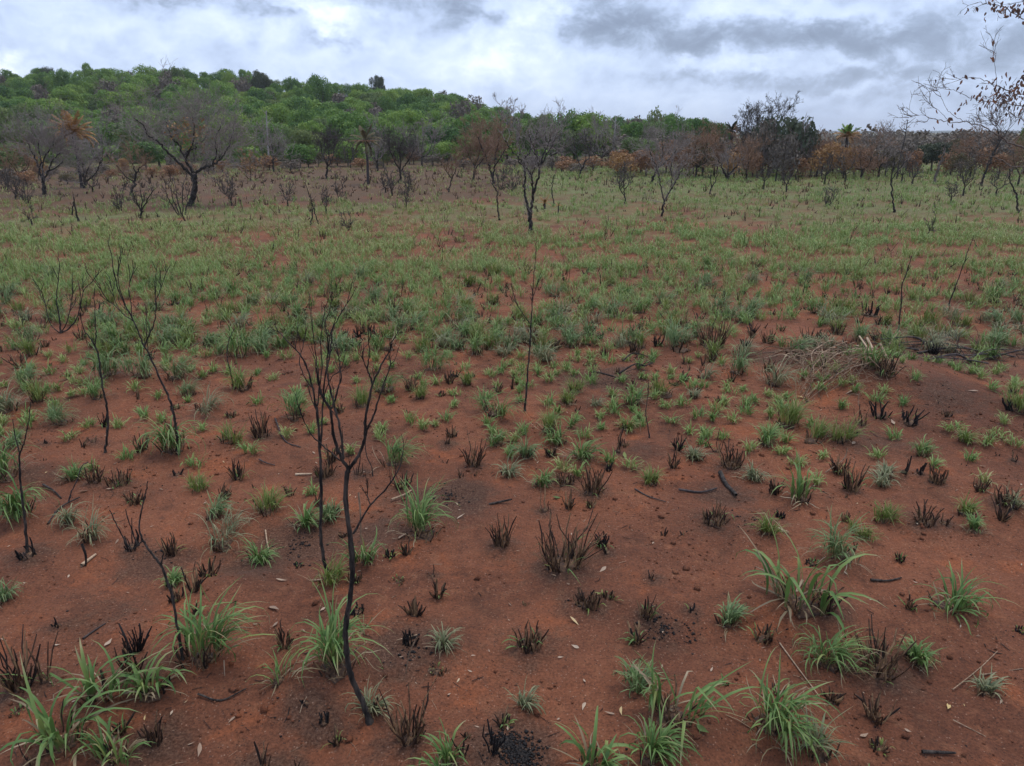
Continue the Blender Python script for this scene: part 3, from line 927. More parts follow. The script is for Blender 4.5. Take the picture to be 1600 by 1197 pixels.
def build_ground():
    half = math.radians(52)
    th = np.concatenate([np.linspace(-half, half, 440, endpoint=False), np.linspace(half, 2 * math.pi - half, 40, endpoint=False)])
    rs = np.concatenate([np.geomspace(.9, 24, 360), np.geomspace(24.6, 260, 80), np.geomspace(275, 5200, 18)])
    T, R = np.meshgrid(th, rs)
    X, Y = R * np.sin(T), R * np.cos(T)
    Z = height(X, Y) * (1 - sst(R, 320, 700)) 
    nT, nR = len(th), len(rs)
    V = np.stack([X, Y, Z], 2).reshape(-1, 3)
    i, j = np.meshgrid(np.arange(nR - 1), np.arange(nT), indexing='ij')
    j2 = (j + 1) % nT
    Q = np.stack([i * nT + j, (i + 1) * nT + j, (i + 1) * nT + j2, i * nT + j2], 2).reshape(-1, 4)
    c = len(V)
    V = np.concatenate([V, [[0, 0, float(height(0, 0))]]])
    tr = np.stack([np.full(nT, c), np.arange(nT), (np.arange(nT) + 1) % nT], 1)
    x, y = V[:, 0], V[:, 1]
    r = np.hypot(x, y)
    ash = np.zeros(len(V))
    near = r < 22
    spots = [(ground(b[0], b[1]), .05 + .5 * b[2] * 0.006, .75) for b in BURNTS]
    for px, py, rad, a in [(800, 1165, .20, 1.3), (470, 850, .35, .8), (690, 790, .35, .9), (720, 770, .25, .9), (960, 590, .45, 1.0), (910, 590, .3, .8), (1480, 560, .9, .9), (1560, 545, .6, .9), (1480, 615, .6, .7),
                           (240, 880, .25, .9), (1140, 775, .25, .8), (1185, 810, .25, .7), (1040, 985, .22, .6), (640, 1010, .28, .9), (1360, 690, .5, .7), (1380, 745, .3, .6), (400, 880, .3, .8), (175, 960, .25, .6), (200, 770, .3, .5), (1000, 700, .25, .6), (600, 830, .3, .8), (60, 740, .3, .6), (310, 655, .6, .5), (1300, 940, .2, .5), (760, 800, .2, .5), (1230, 560, .5, .8), (530, 700, .4, .4), (900, 760, .3, .5)]:
        spots.append((ground(px, py), rad, a))
    for p, rad, a in spots:
        d2 = ((x[near] - p[0]) / (rad * 1.15)) ** 2 + ((y[near] - p[1]) / (rad * 1.15)) ** 2
        ash[near] = np.maximum(ash[near], a * np.exp(-d2))
    ash = ash + .35 * np.clip(fbm(x / 1.3, y / 1.3, 71, 3) * 3 - .35, 0, 1)
    cover = .74 * sst(r, 14, 28) + .26 * sst(r, 26, 42)
    litter = sst(r, 26, 33) * sst(CX + F * x / np.maximum(y, 1), 950, 700) * (r < 70)
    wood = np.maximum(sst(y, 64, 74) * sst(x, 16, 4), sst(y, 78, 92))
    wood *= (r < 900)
    me = mesh('ground', V, Q, tr, {'ash': ash, 'cover': cover, 'woods': wood, 'litter': litter}, smooth=True)
    o = ob('ground', me, M_SOIL)
    tag(o, 'burnt red brown soil of the field with ash stains running back to the wooded hill', kind='structure')
build_ground()

# far blue ridge beyond the field on the right
def far_ridge():
    ma, t = material('far_hill_woodland')
    P = t.n('ShaderNodeNewGeometry').outputs['Position']
    n = t.noise(P, .02, 6, .6).outputs[0]
    finish(t, principled(t, t.mix(t.step(n, .35, .65), (.03, .045, .025), (.06, .06, .035)), .95, .1))
    nx = 90
    xs = np.linspace(-500, 2600, nx)
    V, Q = [], []
    for k, (dy, f) in enumerate([(-500, 0), (-250, .55), (0, 1), (300, .6), (700, 0)]):
        for x in xs:
            h = .26 * (22 + 30 * float(fbm(x / 420, .3, 91, 4)) + 14 * math.exp(-((x - 900) / 500) ** 2)) * f * (.9 + .5 * float(fbm(x / 160, dy / 90, 95, 2)))
            V.append((x, 2300 + dy + 120 * float(fbm(x / 600, 2.2, 93, 2)), max(h, 0) - 1.5))
    for k in range(4):
        for i in range(nx - 1):
            Q.append((k * nx + i, k * nx + i + 1, (k + 1) * nx + i + 1, (k + 1) * nx + i))
    tag(ob('hills', mesh('hills', V, Q, smooth=True), ma), 'low far wooded ridge on the horizon at the right', kind='structure')
far_ridge()

# ------------------------------------------------------------------ trees
def limb_points(pxs, Y0, dY, n=5):
    """pixel path -> world path whose depth runs from Y0 to Y0 + dY"""
    S = smooth_path([(a, b) for a, b in pxs], n)
    seg = np.concatenate([[0], np.cumsum(np.linalg.norm(np.diff(S, axis=0), axis=1))])
    seg /= seg[-1]
    Ys = Y0 + dY * seg
    return np.array([at_depth(S[i, 0], S[i, 1], Ys[i]) for i in range(len(S))]), S, Ys
def px_tree(name, label, cat, limbs, group=None, seed=1, bark=None, tw=None, twig=None, Y=None, base=None, wob=.4, root_sink=.05, sides=7, depth=.35, rscale=1.0):
    """tree whose limbs follow paths seen in the photograph.  limbs[0] is the trunk from its foot upwards: (path, r0, r1) in
    pixels; tw: dict for the twigs that grow from the limbs"""
    rng = np.random.RandomState(seed)
    bark = bark or M_BARK
    foot = ground(*limbs[0][0][0]) if base is None else np.asarray(base)
    Y = foot[1] if Y is None else Y
    sc = scale_at(foot)
    root = empty(name, foot)
    tag(root, label, cat, group)
    done = []
    TP, TD, TL, TR = [], [], [], []
    for i, (path, r0, r1) in enumerate(limbs):
        path = [tuple(map(float, p)) for p in path]
        if i == 0:
            Y0, dY = Y, rng.normal(0, .05) * sc * 100
        else:
            # where it leaves an earlier limb
            best = min(((S[k, 0] - path[0][0]) ** 2 + (S[k, 1] - path[0][1]) ** 2, Ys[k], j) for j, (S, Ys) in enumerate(done) for k in range(len(S)))
            Y0 = best[1]
            ln = sum(math.dist(path[k], path[k + 1]) for k in range(len(path) - 1)) * sc
            dY = rng.uniform(-1, 1) * depth * ln
        W, S, Ys = limb_points(path, Y0, dY)
        done.append((S, Ys))
        if i == 0:
            W[0] = [W[0][0], W[0][1], float(height(W[0][0], W[0][1])) - root_sink * sc * 60]
        W[1:-1] += rng.normal(0, wob, W[1:-1].shape) * sc * min(r0, 2.0)
        K = len(W)
        f = np.linspace(0, 1, K)
        R = (r0 + (r1 - r0) * f ** .8) * sc * rscale
        R = R * (1 + .10 * rng.normal(0, 1, K).clip(-1.5, 2))
        if i == 0:
            R[0] *= 1.5
            R[1] *= 1.12
        V, Q, per, q = tubes(W[None], R[None], sides)
        ob('trunk' if i == 0 else 'branch', mesh('trunk' if i == 0 else 'branch', V - foot, Q, attrs={'tint': np.full(len(V), .4)}, smooth=True), bark, root)
        if tw:
            nt = max(1, int(tw.get('n', 6) * (1 if i else tw.get('trunk', .4))))
            t0 = tw.get('t0', .35) if i else tw.get('t0trunk', .6)
            ts = np.concatenate([rng.uniform(t0, 1, nt), [1.0]])
            for t in ts:
                k = min(int(t * (K - 1)), K - 2)
                a = t * (K - 1) - k
                p = W[k] * (1 - a) + W[k + 1] * a
                d = unit(W[k + 1] - W[k])
                rv = unit(np.cross(d, unit(rng.normal(0, 1, 3))))
                an = rng.uniform(.3, 1.0) * tw.get('spread', .8) if t < 1 else .15
                TP.append(p); TD.append(d * math.cos(an) + rv * math.sin(an))
                TL.append(tw['L'] * sc * rng.uniform(.55, 1.25)); TR.append(max(tw.get('r', .8) * sc, .0012))
    if tw:
        segs = twigs(rng, TP, TD, TL, TR, tw.get('levels', 2), tw.get('nch', (3, 3, 3)), tw.get('spread', .8), tw.get('up', .3), tw.get('shrink', .6), tw.get('wob', .16), tw.get('rmin', .35) * sc)
        me = twig_mesh('twigs', [segs[0] - foot, segs[1] - foot, segs[2], segs[3]])
        ob('twigs', me, twig or bark, root, kind='stuff')
        root_ends = segs[4]
    else:
        root_ends = None
    PLACED.append((foot[0], foot[1], .12))
    return root, root_ends, foot, sc

TWN = dict(n=2, L=26, r=.75, rmin=.36, levels=2, nch=(2,), up=.55, spread=.65, t0=.45, trunk=.3, wob=.13)
# the tall forked black sapling
px_tree('burnt_sapling', 'tall forked black sapling standing nearest, its curved stem rising from the bottom middle', 'sapling', [
    ([(578, 1128), (566, 1095), (550, 1060), (543, 1025), (540, 985), (546, 940), (551, 880), (546, 830), (540, 780), (542, 745), (544, 734)], 6.6, 4.6),
    ([(544, 734), (533, 714), (523, 687), (519, 665), (516, 641), (503, 618), (498, 600), (494, 575)], 3.8, 1.6),
    ([(544, 734), (560, 712), (570, 684), (571, 654), (577, 625), (582, 599), (596, 571), (610, 544), (613, 533)], 3.9, 1.0),
    ([(516, 641), (522, 629), (529, 605), (533, 590), (531, 570), (528, 550)], 2.2, .9),
    ([(522, 632), (515, 601), (511, 582), (516, 545), (520, 515), (530, 494), (544, 472)], 2.0, .7),
    ([(537, 717), (535, 700), (534, 684), (528, 655), (522, 632)], 2.6, 2.0),
    ([(570, 684), (577, 665), (585, 646), (596, 610), (604, 588), (610, 570), (609, 556)], 2.4, .9),
    ([(582, 599), (577, 585), (574, 575), (577, 555), (576, 533)], 2.0, .8),
    ([(574, 577), (569, 566), (567, 556)], 1.2, .7),
    ([(532, 720), (510, 701), (489, 682), (478, 664), (470, 645)], 1.5, .8),
    ([(552, 834), (566, 810), (580, 788), (600, 768), (614, 748), (624, 732), (629, 710)], 2.4, 1.1),
    ([(579, 789), (576, 780), (574, 772)], 1.3, .7),
], seed=3, tw=TWN, depth=.3, wob=.2, rscale=.72)
# the straight black sapling next to it
px_tree('burnt_sapling', 'straight slim black sapling with a bushy twig top, left of the tall forked one', 'sapling', [
    ([(512, 898), (505, 868), (501, 830), (502, 780), (501, 730), (499, 690), (497, 660), (495, 636)], 4.6, 2.8),
    ([(501, 700), (503, 660), (505, 620), (509, 580), (513, 550), (517, 520), (524, 500)], 2.6, .8),
    ([(495, 640), (488, 605), (478, 570), (466, 550), (456, 540), (444, 527), (434, 517)], 2.2, 1.0),
    ([(496, 634), (499, 600), (494, 560), (490, 525), (486, 498)], 1.9, .7),
    ([(498, 615), (503, 575), (501, 535), (505, 500), (507, 482)], 1.7, .7),
    ([(488, 606), (476, 590), (468, 566), (472, 545), (476, 528)], 1.6, .7),
    ([(494, 640), (487, 625), (484, 610)], 1.4, .8),
    ([(478, 572), (470, 556), (462, 545), (464, 530)], 1.5, .8),
    ([(503, 640), (509, 610), (518, 590), (530, 580), (536, 566)], 1.5, .7),
    ([(512, 560), (512, 530), (508, 505), (515, 485), (519, 466)], 1.3, .6),
], seed=5, tw=dict(TWN, n=2, L=22, r=.55, levels=2, nch=(3,), rmin=.26), depth=.3, wob=.2, rscale=.62)
px_tree('burnt_sapling', 'bent thin black sapling with a small Y top, leftmost of two leaning whips', 'sapling', [
    ([(164, 707), (166, 690), (169, 664), (167, 640), (165, 627), (158, 590), (155, 562), (148, 539)], 3.2, 1.7),
    ([(148, 539), (139, 526), (132, 517), (128, 505), (126, 492)], 1.6, .7),
    ([(148, 539), (150, 525), (149, 508), (148, 485), (147, 463)], 1.6, .7)], seed=6, tw=dict(TWN, n=1, L=18, levels=1), depth=.25, wob=.2, rscale=.66)
px_tree('burnt_sapling', 'long black whip sapling leaning left with many upright shoots, rising from a dense round tuft', 'sapling', [
    ([(279, 710), (277, 680), (272, 650), (264, 622), (256, 604), (242, 574), (232, 552), (223, 536), (210, 504), (196, 477), (185, 452), (178, 425), (174, 396)], 3.4, .8),
    ([(226, 540), (234, 520), (240, 510), (243, 490), (243, 465), (244, 440)], 1.9, .7),
    ([(209, 502), (200, 496), (190, 488), (180, 478), (168, 468), (157, 452)], 1.2, .6),
    ([(243, 470), (250, 455), (256, 437)], 1.0, .6),
    ([(206, 494), (204, 470), (201, 455), (203, 435)], 1.1, .6),
    ([(196, 476), (188, 455), (184, 430), (186, 405)], 1.1, .6),
    ([(188, 486), (180, 470), (175, 450)], .9, .5),
    ([(232, 552), (230, 530), (228, 505)], 1.0, .5)], seed=7, tw=dict(TWN, n=2, L=22, levels=2, nch=(2,), rmin=.45), depth=.3, wob=.2, rscale=.66)
px_tree('burnt_sapling', 'clump of thin black shoots fanning from one foot in the left mid field', 'sapling', [
    ([(95, 520), (93, 500), (91, 485), (88, 468), (90, 445), (93, 417)], 2.2, .7),
    ([(97, 519), (110, 512), (121, 494), (127, 470), (132, 452), (142, 443)], 1.9, .7),
    ([(93, 520), (80, 508), (74, 490), (68, 465), (60, 448)], 1.4, .6),
    ([(96, 519), (104, 505), (108, 490), (111, 474), (114, 455)], 1.3, .6)], seed=8, tw=dict(TWN, n=3, L=22, levels=2, nch=(2,), rmin=.45), depth=.3, wob=.2, rscale=.66)
px_tree('burnt_sapling', 'slender lone black pole sapling with one side shoot in the middle of the picture', 'sapling', [
    ([(820, 642), (821, 625), (823, 600), (825, 570), (828, 540), (830, 505), (831, 480), (832, 455), (835, 425), (837, 398)], 2.8, .6),
    ([(828, 505), (820, 495), (812, 482), (804, 466), (800, 450)], 1.2, .5),
    ([(831, 470), (836, 455), (840, 440)], .8, .5)], seed=9, tw=dict(TWN, n=1, L=14, levels=1, rmin=.45), depth=.2, wob=.2, rscale=.66)
px_tree('burnt_sapling', 'black forked rod sapling shaped like a Y at the left edge', 'sapling', [
    ([(43, 865), (41, 840), (39, 815), (36, 790), (33, 765), (31, 735), (31, 708)], 3.6, 2.0),
    ([(31, 708), (26, 692), (22, 675), (20, 655)], 1.7, .8),
    ([(31, 708), (38, 690), (43, 668), (46, 650), (48, 628)], 1.8, .8)], seed=10, tw=None, depth=.2, wob=.2, rscale=.66)
px_tree('burnt_sapling', 'crooked black stick sapling with a long straight upper shoot beside the red erosion hollow', 'sapling', [
    ([(286, 1030), (281, 1000), (276, 970), (270, 935), (260, 905), (252, 884), (240, 868), (230, 855), (222, 843)], 3.6, 2.4),
    ([(222, 843), (218, 828), (219, 810), (223, 790), (228, 770), (231, 752)], 2.3, 1.2),
    ([(252, 882), (254, 873), (255, 862)], 2.0, 1.2),
    ([(222, 846), (205, 858), (190, 835), (180, 815), (171, 797)], 1.8, 1.1),
    ([(214, 850), (207, 830), (200, 812), (196, 796)], 1.8, 1.0)], seed=12, tw=None, depth=.15, wob=.2, rscale=.66)
px_tree('burnt_sapling', 'black stick sapling with a tilted dark tuft of leaves at its top on the right', 'sapling', [
    ([(1403, 520), (1406, 495), (1408, 470), (1410, 445), (1415, 430), (1421, 412)], 2.0, .9)], seed=13, tw=dict(TWN, n=4, L=16, levels=2, nch=(3,), rmin=.5), depth=.2, wob=.2, rscale=.66)
px_tree('burnt_sapling', 'bare dark stick leaning right in the grass at the far right', 'sapling', [
    ([(1482, 478), (1490, 455), (1498, 435), (1505, 415), (1513, 392), (1520, 375)], 1.7, .6)], seed=14, tw=dict(TWN, n=1, L=10, levels=1, rmin=.45), depth=.2, wob=.2, rscale=.66)
px_tree('burnt_sapling', 'small black seedling stem with a leafy head right of the slender pole', 'sapling', [
    ([(1015, 684), (1012, 665), (1009, 645), (1011, 628), (1013, 605)], 1.7, .7)], seed=15, tw=dict(TWN, n=3, L=12, levels=1, rmin=.5), depth=.2, wob=.2, rscale=.66)
px_tree('burnt_sapling', 'thin curved bare stem beside a rounded tuft left of the black saplings', 'sapling', [
    ([(366, 606), (361, 585), (356, 565), (355, 548), (358, 530), (366, 514)], 1.6, .7)], seed=16, tw=None, depth=.2, wob=.2, rscale=.66)
px_tree('burnt_sapling', 'short dark bent stem standing right of the tall black saplings', 'sapling', [
    ([(583, 744), (580, 728), (574, 715), (571, 700), (571, 686)], 1.5, .8)], seed=17, tw=None, depth=.2, wob=.2, rscale=.66)
px_tree('burnt_sapling', 'thin dry bent stem with a drooping leaf above the touching pair of small tufts', 'sapling', [
    ([(106, 785), (112, 768), (120, 752), (125, 735), (130, 726), (138, 722)], 1.5, .8)], seed=18, tw=None, bark=M_BARKB, depth=.2, wob=.2, rscale=.66)

# bare burnt trees in the middle distance whose limbs can be followed
HAZE = dict(n=7, L=30, r=.5, rmin=.19, levels=4, nch=(4, 3, 3), up=.28, spread=.95, t0=.3, trunk=.3, shrink=.62, wob=.2)
_, ENDS_BIG, FOOT_BIG, SC_BIG = px_tree('bare_tree', 'big spreading bare tree with a thick leaning black trunk, largest of the left trees', 'tree', [
    ([(297, 322), (301, 310), (304, 298), (304, 285), (303, 273)], 4.8, 3.8),
    ([(301, 276), (289, 263), (275, 250), (260, 236), (251, 225), (240, 217), (230, 211), (228, 202), (217, 190), (208, 184)], 2.3, .7),
    ([(302, 270), (294, 257), (287, 243), (278, 225), (268, 215), (265, 207), (258, 190)], 2.5, .8),
    ([(287, 242), (297, 235), (306, 231), (305, 224), (316, 222), (326, 205)], 1.6, .7),
    ([(305, 271), (317, 262), (332, 258), (340, 252), (345, 246), (356, 232), (362, 214)], 2.4, .8),
    ([(290, 248), (300, 225), (304, 200), (300, 182)], 1.5, .6),
    ([(332, 258), (338, 240), (336, 220), (345, 196)], 1.4, .6)], seed=21, tw=dict(HAZE, n=17, L=40, up=.15, rmin=.17), twig=M_TWIG)
px_tree('bare_tree', 'slender bare black tree forking low into three upright stems, nearest tree in the centre', 'tree', [
    ([(830, 366), (829, 350), (828, 336)], 3.6, 3.0),
    ([(828, 337), (825, 322), (820, 306), (820, 287), (820, 268), (818, 259), (809, 245), (795, 231), (789, 219)], 2.4, .7),
    ([(829, 335), (832, 315), (835, 298), (839, 284), (842, 272), (841, 254), (836, 238), (831, 224), (827, 210)], 2.6, .7),
    ([(834, 303), (832, 290), (830, 275), (825, 266), (822, 262)], 1.7, .9),
    ([(820, 262), (820, 249), (828, 237), (835, 223), (838, 212), (841, 203)], 1.7, .6),
    ([(842, 268), (848, 244), (854, 232), (859, 220), (861, 207)], 1.6, .6),
    ([(843, 262), (853, 244), (860, 232), (866, 219), (869, 210)], 1.4, .6),
    ([(818, 259), (810, 250), (812, 232), (808, 218)], 1.2, .6),
    ([(830, 276), (834, 266), (837, 260)], 1.0, .6)], seed=22, tw=dict(HAZE, n=7, L=20, r=.6, rmin=.25, levels=3), twig=M_TWIG)
px_tree('bare_tree', 'V shaped bare tree with dense dark upright branches at the far left', 'tree', [
    ([(70, 304), (69, 292), (67, 284)], 3.0, 2.4),
    ([(67, 285), (62, 268), (56, 250), (50, 235), (44, 224), (40, 214)], 1.9, .7),
    ([(68, 284), (74, 268), (82, 252), (92, 240), (97, 228)], 1.7, .6),
    ([(67, 284), (67, 262), (70, 245), (78, 233), (84, 220)], 1.6, .6),
    ([(62, 268), (64, 250), (60, 232), (62, 215)], 1.4, .6),
    ([(74, 268), (88, 262), (98, 252)], 1.2, .6)], seed=23, tw=dict(HAZE, n=14, L=34, rmin=.17), twig=M_TWIG, bark=M_BARK)
px_tree('bare_tree', 'low bare tree with wide black branches under the orange palm', 'tree', [
    ([(133, 294), (132, 288), (133, 283)], 2.2, 1.9),
    ([(132, 286), (131, 272), (130, 258), (127, 246)], 1.7, .7),
    ([(134, 285), (142, 277), (150, 270), (156, 258), (158, 250)], 1.7, .7),
    ([(133, 284), (136, 268), (142, 256)], 1.3, .6)], seed=24, tw=dict(HAZE, n=8, L=20, levels=3), twig=M_TWIG)
px_tree('bare_tree', 'bare tree with an inclined black trunk between the orange palm and the biggest bare tree', 'tree', [
    ([(204, 305), (207, 294), (211, 282), (213, 270)], 2.2, 1.5),
    ([(210, 284), (200, 278), (190, 268), (182, 258)], 1.2, .6),
    ([(213, 271), (220, 262), (228, 255)], 1.2, .6),
    ([(213, 271), (208, 258), (206, 248)], 1.1, .6)], seed=25, tw=dict(HAZE, n=8, L=20, levels=3), twig=M_TWIGR)
px_tree('bare_shrub', 'small bare black shrub shaped like a goblet in front of the left trees', 'shrub', [
    ([(221, 341), (221, 334), (220, 327)], 2.0, 1.7),
    ([(220, 328), (215, 318), (210, 308), (207, 296)], 1.2, .5),
    ([(221, 328), (228, 316), (234, 305), (240, 297)], 1.2, .5),
    ([(220, 328), (222, 314), (220, 300)], 1.0, .5)], seed=26, tw=dict(HAZE, n=6, L=12, levels=3, rmin=.28), twig=M_TWIGD)
px_tree('bare_shrub', 'bundle of many upright thin stems just left of the biggest bare tree trunk', 'shrub', [
    ([(284, 338), (280, 322), (276, 305), (274, 290)], 1.1, .5),
    ([(281, 337), (276, 325), (270, 310), (267, 292)], 1.0, .5),
    ([(286, 338), (286, 320), (285, 305), (287, 288)], 1.0, .5),
    ([(289, 337), (292, 322), (293, 308), (296, 296)], 1.0, .5),
    ([(279, 337), (270, 322), (263, 310), (258, 296)], .9, .5)], seed=27, tw=dict(HAZE, n=5, L=14, levels=2, rmin=.3), twig=M_TWIGD)
px_tree('dead_tree', 'thin dead trunk with a second prop like stem standing in the grass at the left', 'dead tree', [
    ([(122, 346), (120, 334), (117, 322), (115, 308)], 1.7, .8),
    ([(113, 336), (114, 324), (116, 314)], 1.1, .7)], seed=28, tw=dict(HAZE, n=2, L=8, levels=1))
px_tree('bare_tree', 'thin bare V shaped tree with reddish haze of twigs left of the central bare tree', 'tree', [
    ([(771, 288), (770, 280), (768, 270)], 2.0, 1.6),
    ([(768, 272), (763, 256), (758, 242), (752, 228), (747, 214)], 1.5, .6),
    ([(770, 276), (773, 260), (774, 244), (778, 226), (780, 212)], 1.4, .6),
    ([(772, 262), (782, 246), (790, 232)], 1.1, .5)], seed=29, tw=dict(HAZE, n=9, L=22, levels=4, nch=(3, 3, 3)), twig=M_TWIGR)
px_tree('dead_tree', 'thin crooked dead pole below the reddish V shaped tree', 'dead tree', [
    ([(780, 344), (778, 330), (777, 315), (777, 302), (773, 292), (768, 286)], 1.4, .7)], seed=30, tw=dict(HAZE, n=2, L=8, levels=2, nch=(2,), rmin=.3))
px_tree('bare_tree', 'two stemmed V tree with grey purple twigs standing forward of the rust coloured scrub', 'tree', [
    ([(1034, 338), (1036, 325), (1038, 314)], 1.7, 1.4),
    ([(1038, 315), (1034, 298), (1030, 280), (1027, 264), (1022, 250)], 1.3, .6),
    ([(1038, 315), (1046, 300), (1054, 288), (1062, 272), (1070, 258)], 1.3, .6),
    ([(1048, 298), (1050, 280), (1048, 262), (1052, 248)], 1.0, .5)], seed=31, tw=dict(HAZE, n=9, L=24, levels=4, nch=(3, 3, 3)), twig=M_TWIG)
px_tree('bare_tree', 'bare tree on an inclined black trunk under a dome of dense grey twigs', 'tree', [
    ([(1017, 287), (1021, 276), (1026, 264)], 2.0, 1.6),
    ([(1026, 264), (1020, 250), (1015, 236), (1012, 222)], 1.3, .5),
    ([(1026, 264), (1034, 250), (1036, 234), (1034, 218)], 1.3, .5),
    ([(1026, 264), (1042, 252), (1054, 238), (1060, 226)], 1.2, .5)], seed=32, tw=dict(HAZE, n=11, L=24), twig=M_TWIG)
px_tree('bare_tree', 'low black many stemmed tree with a cap of orange scorched leaves', 'tree', [
    ([(1137, 283), (1137, 279), (1136, 275)], 2.4, 2.2),
    ([(1136, 277), (1131, 268), (1127, 258), (1122, 250)], 1.8, .6),
    ([(1137, 277), (1144, 267), (1152, 258), (1157, 250)], 1.8, .6),
    ([(1137, 277), (1138, 262), (1137, 248)], 1.4, .5)], seed=33, tw=dict(HAZE, n=9, L=16, levels=3), twig=M_TWIG)
px_tree('bare_tree', 'small bare crooked tree with a thick tangled head right of the central bare tree', 'tree', [
    ([(904, 277), (907, 268), (911, 260), (914, 252)], 1.6, 1.2),
    ([(909, 263), (904, 252), (900, 240), (898, 230)], 1.1, .5),
    ([(914, 252), (920, 246), (920, 234), (914, 226)], 1.1, .5)], seed=34, tw=dict(HAZE, n=9, L=18, levels=3), twig=M_TWIGD)
px_tree('bare_tree', 'bare dark fan shaped tree right of the ragged dead palm', 'tree', [
    ([(627, 284), (626, 275), (625, 266)], 1.8, 1.5),
    ([(625, 267), (618, 254), (612, 242), (608, 228)], 1.3, .5),
    ([(625, 267), (626, 250), (624, 236), (628, 222)], 1.3, .5),
    ([(626, 267), (634, 256), (642, 246), (646, 234)], 1.3, .5)], seed=35, tw=dict(HAZE, n=12, L=18), twig=M_TWIGD)
px_tree('bare_tree', 'bare forked trunk like a slingshot with pale twigs at the right side', 'tree', [
    ([(1397, 332), (1396, 318), (1394, 300), (1393, 280), (1396, 262), (1398, 246)], 1.6, .8),
    ([(1394, 280), (1402, 268), (1410, 258), (1418, 250)], .9, .5)], seed=36, tw=dict(HAZE, n=4, L=14, levels=2), twig=M_TWIG)
px_tree('dead_tree', 'thick leaning dead trunk with a pale broken top before the dark green bush', 'dead tree', [
    ([(1459, 287), (1463, 272), (1468, 258), (1474, 245), (1475, 232)], 2.2, 1.6)], seed=37, bark=M_BARKG, tw=dict(HAZE, n=2, L=8, levels=1))
px_tree('bare_tree', 'dark slanting bare tree with fine twigs on the far right against the sky', 'tree', [
    ([(1533, 290), (1538, 274), (1543, 262), (1551, 244), (1558, 230), (1566, 216), (1574, 204)], 1.9, .8),
    ([(1541, 268), (1545, 252), (1552, 240)], 1.1, .6),
    ([(1562, 222), (1560, 206), (1556, 194)], 1.0, .5)], seed=38, tw=dict(HAZE, n=8, L=24, levels=3, rmin=.28), twig=M_TWIGD)
px_tree('bare_tree', 'wiggly black bare stem nearest the right edge', 'tree', [
    ([(1592, 333), (1590, 318), (1588, 302), (1582, 292), (1578, 280), (1577, 264)], 1.8, .9)], seed=39, tw=dict(HAZE, n=3, L=14, levels=2), twig=M_TWIGD)
px_tree('bare_tree', 'pale reddish thin tree with a fan top left of the thin V shaped tree', 'tree', [
    ([(701, 300), (704, 288), (707, 276)], 1.2, .9),
    ([(706, 279), (699, 270), (693, 260)], .9, .4), ([(707, 276), (712, 266), (715, 256)], .9, .4)], seed=40, tw=dict(HAZE, n=7, L=14, levels=3, rmin=.28), twig=M_TWIGR)
px_tree('bare_tree', 'reddish bare tree with a dark straight trunk behind the thin V shaped tree', 'tree', [
    ([(739, 282), (741, 270), (743, 258)], 1.6, 1.2),
    ([(743, 260), (734, 246), (728, 232)], 1.0, .4), ([(743, 259), (748, 244), (750, 228)], 1.0, .4), ([(742, 264), (754, 250), (760, 236)], 1.0, .4)], seed=41, tw=dict(HAZE, n=12, L=20), twig=M_TWIGR)
px_tree('bare_tree', 'thin wavy bare stem just right of the central bare tree', 'tree', [
    ([(866, 322), (864, 308), (862, 294), (864, 282), (867, 272)], 1.1, .6)], seed=42, tw=dict(HAZE, n=4, L=12, levels=2), twig=M_TWIGR)
px_tree('bare_tree', 'small dark bare tree standing forward in the grass left of the two stemmed V tree', 'tree', [
    ([(977, 318), (976, 305), (974, 292), (975, 278)], 1.2, .7),
    ([(976, 306), (970, 298), (967, 290)], .8, .4), ([(975, 296), (981, 290), (983, 282)], .8, .4)], seed=43, tw=dict(HAZE, n=5, L=11, levels=3, rmin=.28), twig=M_TWIGD)
px_tree('bare_tree', 'bare greyish tree with an upright trunk and smoky crown right of the pale pole trunk', 'tree', [
    ([(510, 279), (511, 268), (512, 256)], 1.7, 1.3),
    ([(512, 258), (505, 244), (501, 230)], 1.0, .4), ([(512, 257), (514, 240), (512, 222)], 1.0, .4), ([(512, 260), (520, 246), (522, 230)], 1.0, .4)], seed=44, tw=dict(HAZE, n=11, L=18), twig=M_TWIGD)
px_tree('bare_shrub', 'thin A shaped pair of dead stems in the pale green grass left of the centre', 'shrub', [
    ([(485, 352), (488, 338), (488, 322), (484, 306), (480, 294)], 1.2, .5),
    ([(498, 350), (493, 336), (489, 322)], 1.0, .6)], seed=45, tw=dict(HAZE, n=3, L=10, levels=2, rmin=.3))
px_tree('dead_tree', 'little leaning forked stem in the grass before the orange capped tree', 'dead tree', [
    ([(1108, 303), (1112, 294), (1117, 285), (1120, 276)], 1.2, .6), ([(1112, 294), (1111, 284), (1110, 276)], .8, .4)], seed=46, tw=dict(HAZE, n=3, L=9, levels=2, rmin=.28))

# dry orange leaves that still hang in the big tree's crown
def dry_leaves(root, foot, ends, rng, frac, size, mat, box=None):
    P = ends[:, :3]
    keep = rng.uniform(0, 1, len(P)) < frac
    if box is not None:
        keep &= box(P)
    P = P[keep]
    V, Q, t = leafcards(rng, P - foot, rng.normal(0, 1, P.shape), size)
    ob('dry_leaves', mesh('dry_leaves', V, Q, attrs={'tint': t}), mat, root, kind='stuff')
_r = np.random.RandomState(5)
_c = at_depth(300, 212, FOOT_BIG[1])
dry_leaves(_, FOOT_BIG, ENDS_BIG, _r, .5, .055, M_GOLD, lambda P: np.hypot(P[:, 0] - _c[0], P[:, 2] - _c[2]) < .62)

